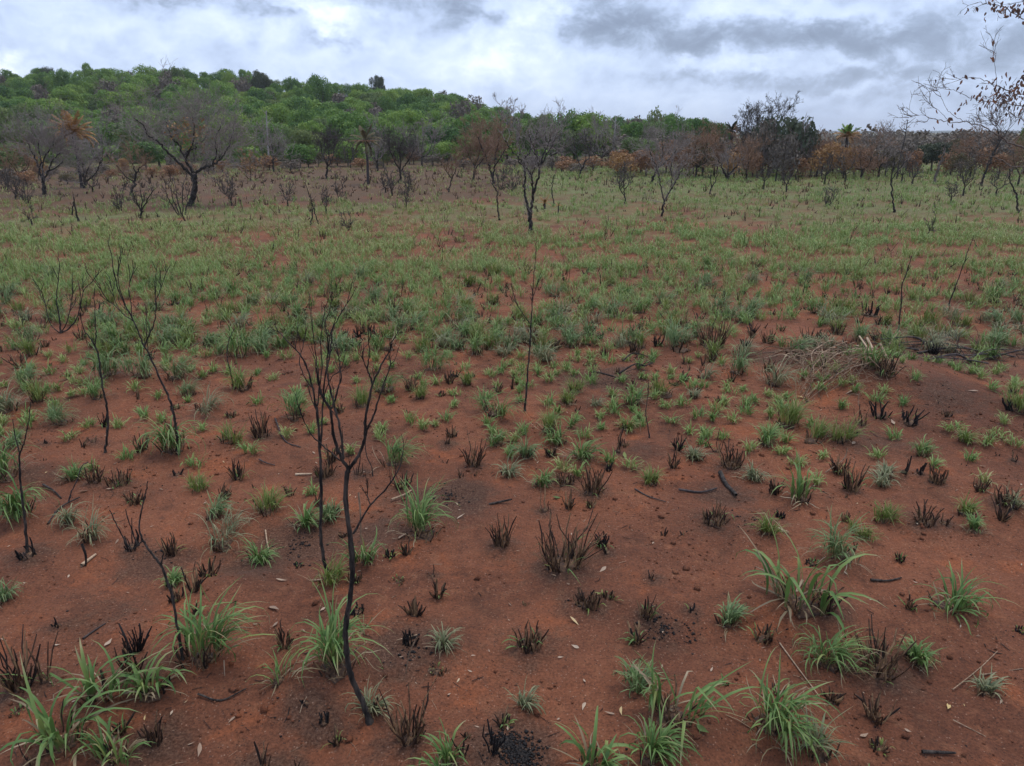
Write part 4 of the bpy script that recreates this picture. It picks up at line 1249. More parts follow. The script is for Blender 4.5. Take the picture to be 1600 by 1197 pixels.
def auto_tree(name, label, cat, px, py, top, halfw, n=5, group=None, seed=1, bark=None, twig=None, fork=.22, tr=1.7, lean=0, tw=None, leaf=None, stems=False):
    """bare tree or shrub known only by foot, height and spread"""
    rng = np.random.RandomState(seed)
    foot = ground(px, py)
    sc = scale_at(foot)
    H, W = (py - top) * sc, halfw * sc
    root = empty(name, foot)
    tag(root, label, cat, group)
    lx = lean * sc
    fk = np.array([lx * .35, rng.normal(0, .03) * W, H * fork])
    bark = bark or M_BARK
    P0 = smooth_path([(0, 0, -.08), fk * np.array([.3, .6, .55]) + rng.normal(0, .03, 3) * H * .3, fk], 4)
    if not stems:
        R0 = np.linspace(tr * 1.25, tr * .85, len(P0)) * sc
        V, Q, per, q = tubes(P0[None], R0[None], 6)
        ob('trunk', mesh('trunk', V, Q, attrs={'tint': np.full(len(V), .4)}, smooth=True), bark, root)
    tw = dict(HAZE, **(tw or {}))
    TP, TD, TL, TR = [], [], [], []
    a0 = rng.uniform(0, 6.3)
    for i in range(n):
        a = a0 + i * 2 * math.pi / n + rng.normal(0, .3)
        rr = W * rng.uniform(.45, 1.0)
        tip = np.array([lx + rr * math.cos(a), rr * math.sin(a), H * rng.uniform(.72, .98) * (1 - .25 * (rr / W) ** 2)])
        st = np.array([rng.normal(0, .1) * W, rng.normal(0, .1) * W, -.05]) if stems else (fk if i < n - 1 or rng.uniform() < .6 else P0[-3])
        mid = st * .45 + tip * .55 + np.array([(tip[0] - st[0]) * .12, (tip[1] - st[1]) * .12, -.10 * H]) + rng.normal(0, .04, 3) * H
        Wp = smooth_path([st, st * .8 + mid * .2 + np.array([0, 0, .03 * H]), mid, tip], 5)
        R = np.linspace(tr * .58, tr * .2, len(Wp)) * sc
        V, Q, per, q = tubes(Wp[None], R[None], 5)
        ob('stem' if stems else 'branch', mesh('branch', V, Q, attrs={'tint': np.full(len(V), .4)}, smooth=True), bark, root)
        for t in np.concatenate([rng.uniform(tw['t0'], 1, tw['n']), [1.0]]):
            k = min(int(t * (len(Wp) - 1)), len(Wp) - 2)
            f = t * (len(Wp) - 1) - k
            d = unit(Wp[k + 1] - Wp[k])
            rv = unit(np.cross(d, unit(rng.normal(0, 1, 3))))
            an = rng.uniform(.3, 1.0) * tw['spread']
            TP.append(Wp[k] * (1 - f) + Wp[k + 1] * f); TD.append(d * math.cos(an) + rv * math.sin(an))
            TL.append(min(tw['L'] * sc, .42 * H) * rng.uniform(.5, 1.2)); TR.append(tw['r'] * sc)
    s = twigs(rng, TP, TD, TL, TR, tw['levels'], tw['nch'], tw['spread'], tw['up'], tw['shrink'], tw['wob'], tw['rmin'] * sc)
    ob('twigs', twig_mesh('twigs', s), twig or M_TWIG, root, kind='stuff')
    if leaf:
        mat, frac, size, zmin = leaf
        P = s[4][:, :3]
        k = (rng.uniform(0, 1, len(P)) < frac) & (P[:, 2] > zmin * H)
        V, Q, t = leafcards(rng, P[k], rng.normal(0, 1, (k.sum(), 3)) + np.array([0, 0, .5]), size * sc)
        ob('dry_leaves', mesh('dry_leaves', V, Q, attrs={'tint': t}), mat, root, kind='stuff')
    PLACED.append((foot[0], foot[1], .15))
    return root

AUTO = [
    # px, py, top, halfw, stems, kind, label
    (398, 282, 240, 19, 4, 'shrub_gold', 'round shrub with orange scorched leaves on black stems right of the biggest bare tree'),
    (160, 272, 212, 22, 5, 'haze', 'grey purple bare tree behind the orange palm'),
    (30, 285, 235, 26, 5, 'hazer', 'pinkish twiggy bare tree at the far left edge'),
    (250, 262, 200, 34, 6, 'haze', 'smoky grey bare tree behind the biggest bare tree'),
    (345, 262, 195, 28, 6, 'haze', 'smoky bare tree behind the right limb of the biggest bare tree'),
    (428, 268, 205, 18, 5, 'haze', 'smoky bare tree round the pale pole trunk'),
    (603, 301, 268, 8, 3, 'small', 'little bare stem left of a second one below the fan shaped tree'),
    (613, 306, 276, 7, 3, 'small', 'little bare stem below the fan shaped tree'),
    (638, 301, 272, 9, 3, 'small', 'little twiggy bare stem right of the two below the fan shaped tree'),
    (530, 312, 276, 9, 3, 'small', 'thin dark bare shrub in front of the smoky crowned tree'),
    (548, 262, 226, 9, 4, 'small', 'thin upright bare tree left of the ragged dead palm'),
    (590, 268, 214, 18, 5, 'haze', 'smoky bare tree behind the ragged dead palm'),
    (660, 262, 200, 26, 6, 'haze', 'broad smoky bare tree behind the fan shaped tree'),
    (762, 258, 196, 26, 6, 'hazer', 'reddish smoky bare tree behind the thin V shaped tree'),
    (862, 262, 190, 22, 6, 'haze', 'smoky bare tree behind the central bare tree'),
    (800, 300, 262, 12, 4, 'small', 'low dark twiggy shrub left of the central bare tree trunk'),
    (782, 296, 268, 10, 4, 'small', 'tangled dark shrub at the head of the crooked pole'),
    (940, 262, 200, 24, 6, 'haze', 'greyish bare tree before the thin pale trunk'),
    (1087, 278, 205, 28, 6, 'hazer', 'reddish grey bare tree behind the two stemmed V tree'),
    (1115, 275, 218, 18, 5, 'hazer', 'dark red bare tree left of the orange capped tree'),
    (1165, 282, 225, 20, 5, 'hazer', 'reddish bare tree right of the orange capped tree'),
    (1193, 296, 250, 12, 4, 'small', 'small dark bare tree standing forward of the big dark grove'),
    (1212, 286, 222, 16, 4, 'small', 'bare tree with black double trunk under the big dark grove'),
    (1228, 300, 256, 10, 4, 'small', 'leaning bare stem right of the black double trunk'),
    (1276, 276, 222, 16, 5, 'hazer', 'reddish bare tree right of the big dark grove'),
    (1288, 288, 240, 12, 4, 'small', 'forked bare tree right of the big dark grove'),
    (1320, 284, 238, 15, 4, 'small', 'V shaped dark bare tree under the orange leaved palm'),
    (1345, 280, 226, 20, 5, 'hazer', 'reddish twiggy bare tree right of the orange leaved palm'),
    (1372, 278, 212, 22, 5, 'haze', 'dark bare tree with slanting stems left of the slingshot trunk'),
    (1408, 286, 240, 10, 4, 'small', 'pale forked stem right of the slingshot trunk'),
    (1425, 290, 250, 10, 3, 'small', 'small inclined bare stem left of the broken leaning trunk'),
    (1505, 306, 252, 10, 4, 'small', 'thin dark bare stem right of the broken leaning trunk'),
    (1515, 276, 220, 22, 5, 'hazer', 'brown bare tree left of the slanting tree on the far right'),
    (1556, 306, 262, 10, 3, 'small', 'thin curved bare stem between the slanting tree and the wiggly stem'),
    (1590, 290, 225, 20, 5, 'hazer', 'brown bare tree at the right edge'),
    (1292, 322, 290, 9, 4, 'small', 'small black stump shrub in the grass in front of the big dark grove'),
    (968, 296, 262, 9, 3, 'small', 'faint thin stem left of the small dark forward tree'),
    (10, 300, 262, 12, 4, 'small', 'small dark bare shrub at the left edge'),
    (42, 318, 284, 11, 4, 'small', 'low dark shrub left of the V shaped far left tree foot'),
    (25, 312, 284, 8, 3, 'small', 'bent dark stems at the left edge'),
    (352, 304, 276, 12, 4, 'small', 'brownish shrub right of the biggest bare tree trunk'),
    (362, 322, 292, 9, 3, 'small', 'little bare stem in the grass right of the biggest bare tree'),
    (145, 300, 272, 8, 3, 'small', 'small stem in front of the low wide black tree'),
    (190, 330, 296, 10, 4, 'small', 'twiggy shrub left of the goblet shaped shrub'),
    (450, 322, 290, 10, 3, 'small', 'thin bare stem in the grass left of the A shaped stems'),
    (510, 334, 296, 8, 3, 'small', 'thin bare stem right of the A shaped stems'),
    (635, 326, 296, 7, 3, 'small', 'thin bare stem in the pale green grass below the fan shaped tree'),
    (1450, 372, 330, 7, 2, 'small', 'thin bare twig in the grass at the right'),
    (1485, 318, 282, 7, 3, 'small', 'thin bare stem in the grass right of the broken leaning trunk'),
    (545, 360, 330, 8, 3, 'small', 'low twiggy shrub in the green grass left of the centre'),
    (50, 352, 318, 6, 2, 'small', 'faint bare stem at the left in the pale green grass'),
]
for i, (px, py, top, hw, n, kind, label) in enumerate(AUTO):
    kw = dict(seed=100 + i, n=n)
    if kind == 'haze':
        auto_tree('bare_tree', label, 'tree', px, py, top, hw, twig=M_TWIG, tr=1.5, tw=dict(n=5, L=24, levels=4, nch=(3, 3, 3)), bark=M_BARK, leaf=(M_GREY, .08, 1.0, .2), **kw)
    elif kind == 'hazer':
        auto_tree('bare_tree', label, 'tree', px, py, top, hw, twig=M_TWIGR, tr=1.4, tw=dict(n=6, L=22, levels=4, nch=(3, 3, 3)), bark=M_BARK, leaf=(M_RUST, .16, 1.1, .2), **kw)
    elif kind == 'shrub_gold':
        auto_tree('scorched_shrub', label, 'shrub', px, py, top, hw, twig=M_TWIGR, tr=1.6, tw=dict(n=8, L=14, levels=3), stems=True, leaf=(M_GOLD, .6, 1.6, .4), **kw)
    else:
        auto_tree('bare_tree' if 'shrub' not in label else 'bare_shrub', label, 'tree' if 'shrub' not in label else 'shrub', px, py, top, hw, twig=M_TWIGD, tr=1.2, tw=dict(n=5, L=11, levels=3, nch=(3, 2, 2), rmin=.28), stems='shrub' in label, **kw)

# ------------------------------------------------------------------ palms
def palm(name, label, px, py, head, spread, seed, frond_mat, hang=0, green=0, trunk_r=2.2, nf=16, shag=True, bark=None, Y=None, lift=.6):
    rng = np.random.RandomState(seed)
    foot = ground(px, py)
    sc = scale_at(foot)
    H, W = (py - head) * sc, spread * sc
    root = empty(name, foot)
    tag(root, label, 'palm')
    V, Q, per, q = tubes(np.array([[(0, 0, -.1), (.02 * H, 0, H * .5), (0, 0, H)]]), np.array([[trunk_r * 1.2, trunk_r, trunk_r * .9]]) * sc, 7)
    ob('trunk', mesh('trunk', V, Q, attrs={'tint': np.full(len(V), .4)}, smooth=True), bark or M_BARKB, root)
    if shag:                                       # skirt of dead leaf bases under the head
        V, Q, T, A, per, q = blades(rng, 150, H * .34, .035, trunk_r * sc * 1.0, -.95, .5, 0, 0, 4, 2, (0, 0, H * .98), flat_min=-99)
        ob('leaf_skirt', mesh('leaf_skirt', V, Q, attrs={'tint': T}), M_RUST, root, kind='stuff')
    for i in range(nf):
        a = i * 2.4 + rng.normal(0, .2)
        f = (i + .5) / nf
        e = 1.35 - f * (1.0 + hang)
        n = 9
        ln = W * rng.uniform(.95, 1.25)
        P = [np.array([0, 0, H])]
        dr = .35 + f * 1.5
        for k in range(n):
            ei = e - dr * (k / n) ** 1.3
            P.append(P[-1] + np.array([math.cos(ei) * math.cos(a), math.cos(ei) * math.sin(a), math.sin(ei)]) * ln / n)
        P = np.array(P)
        rv, rq, per, q = tubes(P[None], (np.linspace(.9, .25, n + 1) * sc * .45)[None], 3)
        # leaflets on both sides
        K = 34
        t = np.linspace(.12, 1, K) * n
        ii = np.minimum(t.astype(int), n - 1)
        ff = (t - ii)[:, None]
        B = P[ii] * (1 - ff) + P[ii + 1] * ff
        D = unit(P[ii + 1] - P[ii])
        S = unit(np.cross(D, np.array([0, 0, 1.0])))
        out = [(rv, rq, np.full(len(rv), .3))]
        for sgn in (-1, 1):
            d = unit(S * sgn + D * .7 + np.array([0, 0, -.35]) + rng.normal(0, .15, D.shape))
            l = ln * .22 * np.sin(np.clip(t / n, .05, .97) * math.pi)[:, None] ** .5 * rng.uniform(.8, 1.15, (K, 1))
            wv = D * .70 * sc * .9
            tip = B + d * l + np.array([0, 0, -.14]) * l
            LV = np.stack([B - wv, B + wv, B + d * l * .6 + wv * .9, tip], 1).reshape(-1, 3)
            out.append((LV, np.arange(K * 4).reshape(-1, 4), np.repeat(rng.uniform(0, 1, K), 4)))
        V, Q, T, _a = join(out)
        m = frond_mat if f > green else M_GREEN
        ob('frond', mesh('frond', V, Q, attrs={'tint': T}), m, root)
    PLACED.append((foot[0], foot[1], .2))
palm('palm_tree', 'palm with scorched orange fronds and a shaggy red brown trunk on the left', 128, 293, 214, 34, 3, M_GOLD, .38, nf=26)
palm('dead_palm', 'narrow ragged dead palm with collapsed straw coloured fronds left of the fan shaped tree', 575, 288, 222, 24, 4, M_OLIVE, .9, trunk_r=1.8, nf=12)
palm('palm_tree', 'palm with a green crown above scorched orange fronds right of the big dark grove', 1316, 272, 216, 19, 5, M_GOLD, .35, green=.4, nf=18)
palm('palm_tree', 'dark green palm crown rising left of the tall bare grove tree', 1138, 268, 207, 15, 6, M_DGREEN, .5, nf=18, shag=False)
palm('dead_palm', 'low young palm gone straw coloured with three stiff fronds before the central bare tree', 851, 326, 318, 12, 7, M_GOLD, .3, trunk_r=1.5, nf=7, shag=False)
palm('dead_palm', 'second low scorched palm sprout right of the first one near the central bare tree', 872, 334, 322, 8, 8, M_GOLD, .3, trunk_r=1.0, nf=5, shag=False)

# pale pole-like trunks and a pole
def pole(label, px, py, top, r, bark, lean=0, name='dead_tree'):
    foot = ground(px, py)
    sc = scale_at(foot)
    H = (py - top) * sc
    root = empty(name, foot)
    tag(root, label, 'dead tree')
    P = smooth_path([(0, 0, -.1), (lean * .2 * sc, .05, H * .35), (lean * .7 * sc, 0, H * .7), (lean * sc, .1, H)], 4)
    V, Q, per, q = tubes(P[None], np.linspace(r, r * .55, len(P))[None] * sc, 6)
    ob('trunk', mesh('trunk', V, Q, attrs={'tint': np.full(len(V), .5)}, smooth=True), bark, root)
    rng = np.random.RandomState(int(px))
    for k in range(3):
        a = rng.uniform(0, 6.3)
        p = P[-2 - k]
        e = p + np.array([math.cos(a), math.sin(a), .9]) * H * .12
        V, Q, per, q = tubes(np.stack([p, e])[None], np.array([[r * .4, r * .2]]) * sc, 4)
        ob('branch', mesh('branch', V, Q, attrs={'tint': np.full(len(V), .5)}), bark, root)
pole('tall pale grey pole like trunk in front of the wooded hill on the left', 421, 262, 178, 1.6, M_BARKP, 3)
pole('thin white bare trunk standing before the woods right of the central bare tree', 958, 258, 185, 1.5, M_BARKP, 1)
pole('thin dark pole like trunk rising above the scrub on the right', 1401, 280, 192, 1.0, M_BARKB, 4)

# ------------------------------------------------------------------ leafy trees: crowns shared between alike trees
CRN = np.random.RandomState(77)
CROWNS = []
for k in range(10):
    W = 1.0
    H = CRN.uniform(1.05, 1.5)
    V, Q, t = crown(CRN, W, H, .35, CRN.randint(16, 30), 7000, .047, CRN.uniform(.55, .85), .5)
    CROWNS.append(mesh('crown', V, Q, attrs={'tint': t}))
SPARSE = []
for k in range(5):
    V, Q, t = crown(CRN, 1.0, CRN.uniform(1.1, 1.6), .3, CRN.randint(10, 16), 1300, .07, .8, .8)
    P, D = np.zeros((7, 3)) + np.array([0, 0, .25]), CRN.normal(0, 1, (7, 3)) * np.array([1, 1, .3]) + np.array([0, 0, 1.0])
    s = twigs(CRN, P, D, np.full(7, .62), np.full(7, .022), 4, (4, 4, 3), .9, .2, .6, .2, .006)
    SPARSE.append((mesh('foliage', V, Q, attrs={'tint': t}), twig_mesh('twigs', s)))
TRUNK = []
for k in range(4):
    P = smooth_path([(0, 0, -.15), (CRN.normal(0, .04), CRN.normal(0, .04), .35), (CRN.normal(0, .08), CRN.normal(0, .08), .9)], 3)
    V0, Q0, per, q = tubes(P[None], np.linspace(.07, .035, len(P))[None], 6)
    parts = [(V0, Q0, np.full(len(V0), .4))]
    for j in range(4):
        a = CRN.uniform(0, 6.3)
        b = P[CRN.randint(3, len(P))]
        e = b + np.array([math.cos(a) * .5, math.sin(a) * .5, .45])
        V1, Q1, per, q = tubes(np.stack([b, (b + e) / 2 + np.array([0, 0, -.05]), e])[None], np.array([[.03, .02, .01]]), 4)
        parts.append((V1, Q1, np.full(len(V1), .4)))
    V, Q, T, _a = join(parts)
    TRUNK.append(mesh('trunk', V, Q, attrs={'tint': T}))
def slot(o, mat):
    if not o.data.materials:
        o.data.materials.append(None)
    o.material_slots[0].link = 'OBJECT'
    o.material_slots[0].material = mat
def leafy(name, label, cat, p, W, H, mat, rng, group=None, bark=None, sparse=False, twig=None):
    root = empty(name, p, rng.uniform(0, 6.3))
    tag(root, label, cat, group)
    if sparse:
        f, t = SPARSE[rng.randint(len(SPARSE))]
        items = [('foliage', f, mat), ('twigs', t, twig or M_TWIGR)]
    else:
        items = [('crown', CROWNS[rng.randint(len(CROWNS))], mat)]
    for nm, me, ma in items:
        o = bpy.data.objects.new(nm, me)
        COL.objects.link(o)
        o.parent = root
        o.scale = (W, W * rng.uniform(.85, 1.15), H / 1.75)
        slot(o, ma)
        if nm == 'twigs':
            o['kind'] = 'stuff'
    o = bpy.data.objects.new('trunk', TRUNK[rng.randint(4)])
    COL.objects.link(o)
    o.parent = root
    o.scale = (W * .8, W * .8, H / 1.75)
    slot(o, bark or M_BARKG)
    return root
def leafy_px(name, label, cat, px, py, top, halfw, mat, seed, **kw):
    """py is where its foot meets the ground"""
    foot = ground(px, py)
    sc = scale_at(foot)
    return leafy(name, label, cat, foot, halfw * sc * 1.02, (py - top) * sc, mat, np.random.RandomState(seed), **kw)

LAND = [(544, 734, 'forked black sapling'), (500, 780, 'straight black sapling'), (166, 690, 'bent thin sapling'), (277, 690, 'leaning whip sapling'), (95, 510, 'fan of thin black shoots'),
        (824, 610, 'lone pole sapling'), (38, 800, 'Y shaped rod sapling'), (272, 960, 'crooked stick sapling'), (1300, 585, 'pale root pile'), (1385, 575, 'mound tuft of scorched stalks'),
        (1405, 490, 'stick with a dark leafy top'), (1490, 465, 'bare stick leaning right'), (885, 870, 'wide burnt tuft'), (1255, 920, 'largest right tuft'), (1036, 605, 'glossy green clump'),
        (1112, 530, 'bushy burnt and green tuft'), (785, 845, 'black upright comb'), (660, 820, 'silvery windblown tuft'), (205, 575, 'wide grass bank'), (829, 362, 'central bare tree foot'), (1450, 815, 'brown comb of stubs'), (1500, 555, 'pile of burnt branches'),
        (1052, 1100, 'tall upright tuft'), (312, 1010, 'big drooping clump'), (1390, 655, 'dark burnt bank'), (618, 715, 'swept tuft with trailing wisp'), (1230, 655, 'tall soft tuft')]
COUNTS = {}
ORD = ['nearest', 'second nearest', 'third nearest', 'fourth nearest', 'fifth nearest', 'sixth nearest', 'seventh nearest', 'eighth nearest', 'ninth nearest', 'tenth nearest', 'eleventh nearest', 'twelfth nearest', 'thirteenth nearest', 'fourteenth nearest']
FOREST_LAND = [(75, 95, 'dark tall skyline tree'), (273, 98, 'light see through skyline tree'), (412, 101, 'dark flat topped skyline tree'), (590, 112, 'umbrella shaped skyline tree'), (70, 210, 'V shaped far left tree'), (128, 200, 'scorched orange palm'), (300, 190, 'biggest bare tree'),
               (421, 180, 'pale grey pole like trunk'), (512, 222, 'smoky crowned tree'), (575, 205, 'ragged dead palm'), (627, 222, 'bare dark fan shaped tree'), (760, 205, 'thin V shaped tree'), (835, 195, 'slender central bare tree'), (958, 185, 'thin white trunk')]
def auto_labels(items, noun, lands=None, most=10):
    """items: dicts with px, py, look; gives each the label that its place beside a landmark singles out"""
    buckets = {}
    for it in items:
        ln = min(lands or LAND, key=lambda l: (l[0] - it['px']) ** 2 + (1.8 * (l[1] - it['py'])) ** 2)
        dx, dy = it['px'] - ln[0], it['py'] - ln[1]
        side = ('right of' if dx > 0 else 'left of') if abs(dx) > 1.5 * abs(dy) else ('in front of' if dy > 0 else 'behind')
        buckets.setdefault((ln[2], side), []).append((math.hypot(dx, dy), it))
    for (land, side), lst in buckets.items():
        lst.sort(key=lambda t: t[0])
        for k, (d, it) in enumerate(lst):
            if k < most:
                it['label'] = f"{it['look']} {noun}, {ORD[k]} {side} the {land}"
# the wood on the hill: every tree of its front and of its skyline on its own
def forest():
    rng = np.random.RandomState(9)
    cand = []
    for tries in range(60000):
        y = 68 + 112 * rng.uniform() ** .8
        x = rng.uniform(-1.05, .24) * y
        if x > 8 - (y - 68) * .02 and y < 84:
            continue
        d = 2.35 + 1.3 * (y - 68) / 110
        if all((x - c[0]) ** 2 + (y - c[1]) ** 2 > d * d for c in cand):
            cand.append((x, y))
            if len(cand) >= 820:
                break
    z = height([c[0] for c in cand], [c[1] for c in cand])
    rows = []
    for (x, y), zz in zip(cand, z):
        W = rng.uniform(1.25, 2.4)
        H = W * rng.uniform(1.25, 1.8) + 1.0
        if rng.uniform() < .14 and y > 120:
            H *= 1.3
            W *= rng.uniform(.7, 1.1)
        px, py, zc = project((x, y, zz + H * .6))
        rows.append([x, y, zz, W, H, px, py])
    # which trees show: hide those whose heads lie behind nearer heads
    rows.sort(key=lambda r: r[1])
    vis = []
    sky = np.full(2400, 400.0)
    for r in rows:
        px0, pyt, zc = project((r[0], r[1], r[2] + r[4]))
        k = int(np.clip(px0 + 400, 0, 2399))
        w = int(max(4, r[3] * F / zc))
        seg = sky[max(0, k - w):k + w]
        show = float(np.mean(np.clip(seg - pyt, 0, 60))) if len(seg) else 0
        sky[max(0, k - w):k + w] = np.minimum(seg, pyt + 5)
        inside = -60 < px0 < 1660
        vis.append((show if inside else show * .02, r))
    vis.sort(key=lambda v: -v[0])
    single = vis[:285]
    rest = [v[1] for v in vis[285:] if v[0] > .3]
    items = []
    for s, r in single:
        u = rng.uniform()
        sp = 'greyish bare crowned' if u < .10 else ('light yellow green' if u < .20 + .22 * sst(r[1], 92, 72) else 'deep green')
        items.append(dict(px=r[5], py=r[6], look=sp, u=u, r=r))
    auto_labels([i for i in items if 0 < i['px'] < 1600], 'tree', FOREST_LAND, 14)
    for it in items:
        x, y, zz, W, H, px, py = it['r']
        u = it['u']
        lab = it.get('label')
        edge = sst(y, 92, 72)
        if u < .10:
            leafy('forest_tree', lab or 'greyish bare crowned tree among the green trees of the wooded hill', 'tree', (x, y, zz), W * .95, H, M_GREY, rng, None if lab else 'grey trees in the wood on the hill', sparse=True, twig=M_TWIG)
        elif u < .20 + .22 * edge:
            leafy('forest_tree', lab or 'light yellow green tree in the wood on the hill', 'tree', (x, y, zz), W, H, M_YGREEN, rng, None if lab else 'light green trees of the wood on the hill')
        else:
            leafy('forest_tree', lab or 'dense deep green tree in the wood on the hill', 'tree', (x, y, zz), W, H, M_GREEN, rng, None if lab else 'deep green trees of the wood on the hill')
    # what stands half hidden between them, and the undergrowth, as one mass
    out = []
    for x, y, zz, W, H, px, py in rest:
        V, Q, t = crown(rng, W, H * .7, H * .25, 7, 230, .34, .75)
        out.append((V + np.array([x, y, zz]), Q, t))
    n = 2600
    y = 66 + 116 * rng.uniform(0, 1, n) ** .8
    x = rng.uniform(-1.05, .3, n) * y
    ok = ~((x > 6) & (y < 80))
    x, y = x[ok], y[ok]
    z = height(x, y)
    m = 26
    P = np.repeat(np.stack([x, y, z], 1), m, 0)
    d = unit(rng.normal(0, 1, (len(P), 3)) + np.array([0, 0, .5]))
    P = P + d * np.array([1.0, 1.0, .9]) + np.array([0, 0, .5])
    V, Q, t = leafcards(rng, P, d + rng.normal(0, .5, d.shape), .26)
    out.append((V, Q, np.clip(t * .5 + np.repeat(np.repeat(rng.uniform(0, .5, len(x)), m), 4), 0, 1)))
    V, Q, T, _a = join(out)
    o = ob('undergrowth', mesh('undergrowth', V, Q, attrs={'tint': T}), M_GREEN, kind='stuff')
    tag(o, 'undergrowth and half hidden green trees filling the wooded hill', 'undergrowth')
forest()
FR = 500
FEATURE = [  # px, foot, top, halfw, material, sparse, label
    (412, 135, 101, 17, M_DGREEN, False, 'dark flat topped tree standing out on the hill skyline'),
    (273, 135, 98, 20, M_YGREEN, False, 'light tree with see through crown on the hill skyline at the left'),
    (590, 142, 112, 14, M_DGREEN, False, 'small dark umbrella shaped tree on the hill skyline in the middle'),
    (75, 140, 95, 16, M_DGREEN, False, 'dark tall tree on the hill skyline at the far left'),
    (1030, 240, 161, 15, M_YGREEN, True, 'tall thin crowned pale tree above the woods right of the centre'),
]
for i, (px, ft, top, hw, m, sp, lab) in enumerate(FEATURE):
    Yd = 150.0 if i < 4 else 92.0
    g = at_depth(px, 150, Yd)
    gz = float(height(g[0], Yd))
    s = scale_at((g[0], Yd, gz))
    tp = at_depth(px, top, Yd)
    leafy('forest_tree', lab, 'tree', (g[0], Yd, gz), hw * s, tp[2] - gz, m, np.random.RandomState(FR + i), sparse=sp)

# tree line on the right and the scorched scrub in front of it
LINE = [
    (880, 252, 172, 26, M_GREEN, 0, 'rounded green tree where the wooded hill runs out'), (915, 250, 180, 24, M_GREEN, 0, 'deep green tree right of where the hill runs out'),
    (850, 252, 168, 24, M_GREEN, 0, 'tall green tree behind the central bare tree'), (985, 250, 178, 24, M_GREEN, 0, 'green tree right of the thin white trunk'),
    (1022, 250, 182, 26, M_YGREEN, 0, 'bright green tree in the line behind the rust coloured scrub'), (1060, 250, 178, 28, M_GREEN, 0, 'green tree left of the two dark round heads'),
    (1094, 250, 173, 17, M_GREEN, 0, 'small dark round headed tree in the line'), (1118, 250, 180, 20, M_GREEN, 0, 'green tree behind the dark palm crown'),
    (1000, 258, 205, 30, M_YGREEN, 0, 'yellow green low tree behind the rust coloured scrub'), (1090, 262, 200, 26, M_OLIVE, 0, 'olive brown tree top behind the red scrub'),
    (950, 250, 186, 18, M_GREEN, 1, 'thin green tree at the thin white trunk'),
    (1238, 276, 158, 40, M_DGREEN, 1, 'big dark domed tree of the grove, the right hand one'), (1250, 274, 184, 24, M_DGREEN, 1, 'dark lower tree at the right side of the grove'), (1200, 274, 178, 36, M_DGREEN, 1, 'dark loose crowned tree in the middle of the grove'), (1222, 280, 196, 30, M_GREY, 1, 'brown grey low tree before the big dark domed one'),
    (1180, 276, 184, 26, M_GREY, 1, 'brown grey tree at the left of the grove'), (1258, 276, 192, 18, M_DGREEN, 1, 'thin dark tree at the right end of the grove'),
    (1205, 268, 198, 26, M_RUST, 1, 'rust red tree in front of the grove'),
    (1455, 270, 212, 32, M_DGREEN, 0, 'dense dark green bush on the right below the branch tips'), (1488, 268, 214, 22, M_OLIVE, 0, 'olive bush right of the dense dark green one'),
    (1598, 272, 182, 22, M_YGREEN, 0, 'tall leafy green tree at the right edge'),
    (20, 275, 214, 30, M_YGREEN, 0, 'yellow green tree at the left edge below the hill'), (55, 270, 226, 22, M_GREEN, 0, 'deep green tree beside the V shaped far left tree'),
    (62, 282, 240, 15, M_GOLD, 1, 'small orange scorched bush by the V shaped far left tree'), (120, 272, 232, 18, M_YGREEN, 0, 'green bush behind the trunk of the orange palm'),
    (193, 270, 243, 13, M_GOLD, 1, 'small orange scorched bush right of the orange palm'), (230, 265, 212, 30, M_GREEN, 0, 'green tree behind the crown of the biggest bare tree'),
    (470, 262, 222, 26, M_GREEN, 0, 'green tree at the foot of the hill left of the smoky crowned tree'), (545, 260, 218, 24, M_GREEN, 0, 'green tree at the foot of the hill by the ragged dead palm'),
    (690, 258, 214, 26, M_GREEN, 0, 'green tree at the foot of the hill right of the fan shaped tree'), (375, 262, 226, 20, M_GREEN, 0, 'green tree at the foot of the hill right of the biggest bare tree'),
    (735, 256, 205, 22, M_GREEN, 0, 'green tree at the foot of the hill behind the thin V shaped tree'), (640, 256, 206, 24, M_YGREEN, 0, 'light green tree at the foot of the hill behind the fan shaped tree'),
    (430, 258, 206, 24, M_YGREEN, 0, 'light green tree behind the pale pole like trunk'), (598, 262, 208, 20, M_YGREEN, 0, 'light green tree just right of the ragged dead palm'),
]
for i, (px, py, top, hw, m, sp, lab) in enumerate(LINE):
    leafy_px('bush' if ' bush' in lab else 'leafy_tree', lab, 'bush' if ' bush' in lab else 'tree', px, py, top, hw, m, 600 + i, sparse=bool(sp), twig=M_TWIG if m in (M_GREY, M_DGREEN) else M_TWIGR)
auto_tree('bare_tree', 'tall bare tree with a fine domed crown against the sky above the grove', 'tree', 1186, 270, 150, 36, 10, seed=300, bark=M_BARKB, twig=M_TWIGD, tr=2.0, fork=.35, tw=dict(n=12, L=20, r=.45, levels=4, nch=(3, 3, 3), rmin=.2), leaf=(M_DGREEN, .16, 1.2, .3))
auto_tree('bare_tree', 'pale twiggy bare tree against the sky where the hill slopes down', 'tree', 793, 252, 152, 20, 6, seed=301, bark=M_BARKB, twig=M_TWIG, tr=1.2, fork=.4, tw=dict(n=6, L=16, levels=3, rmin=.25))
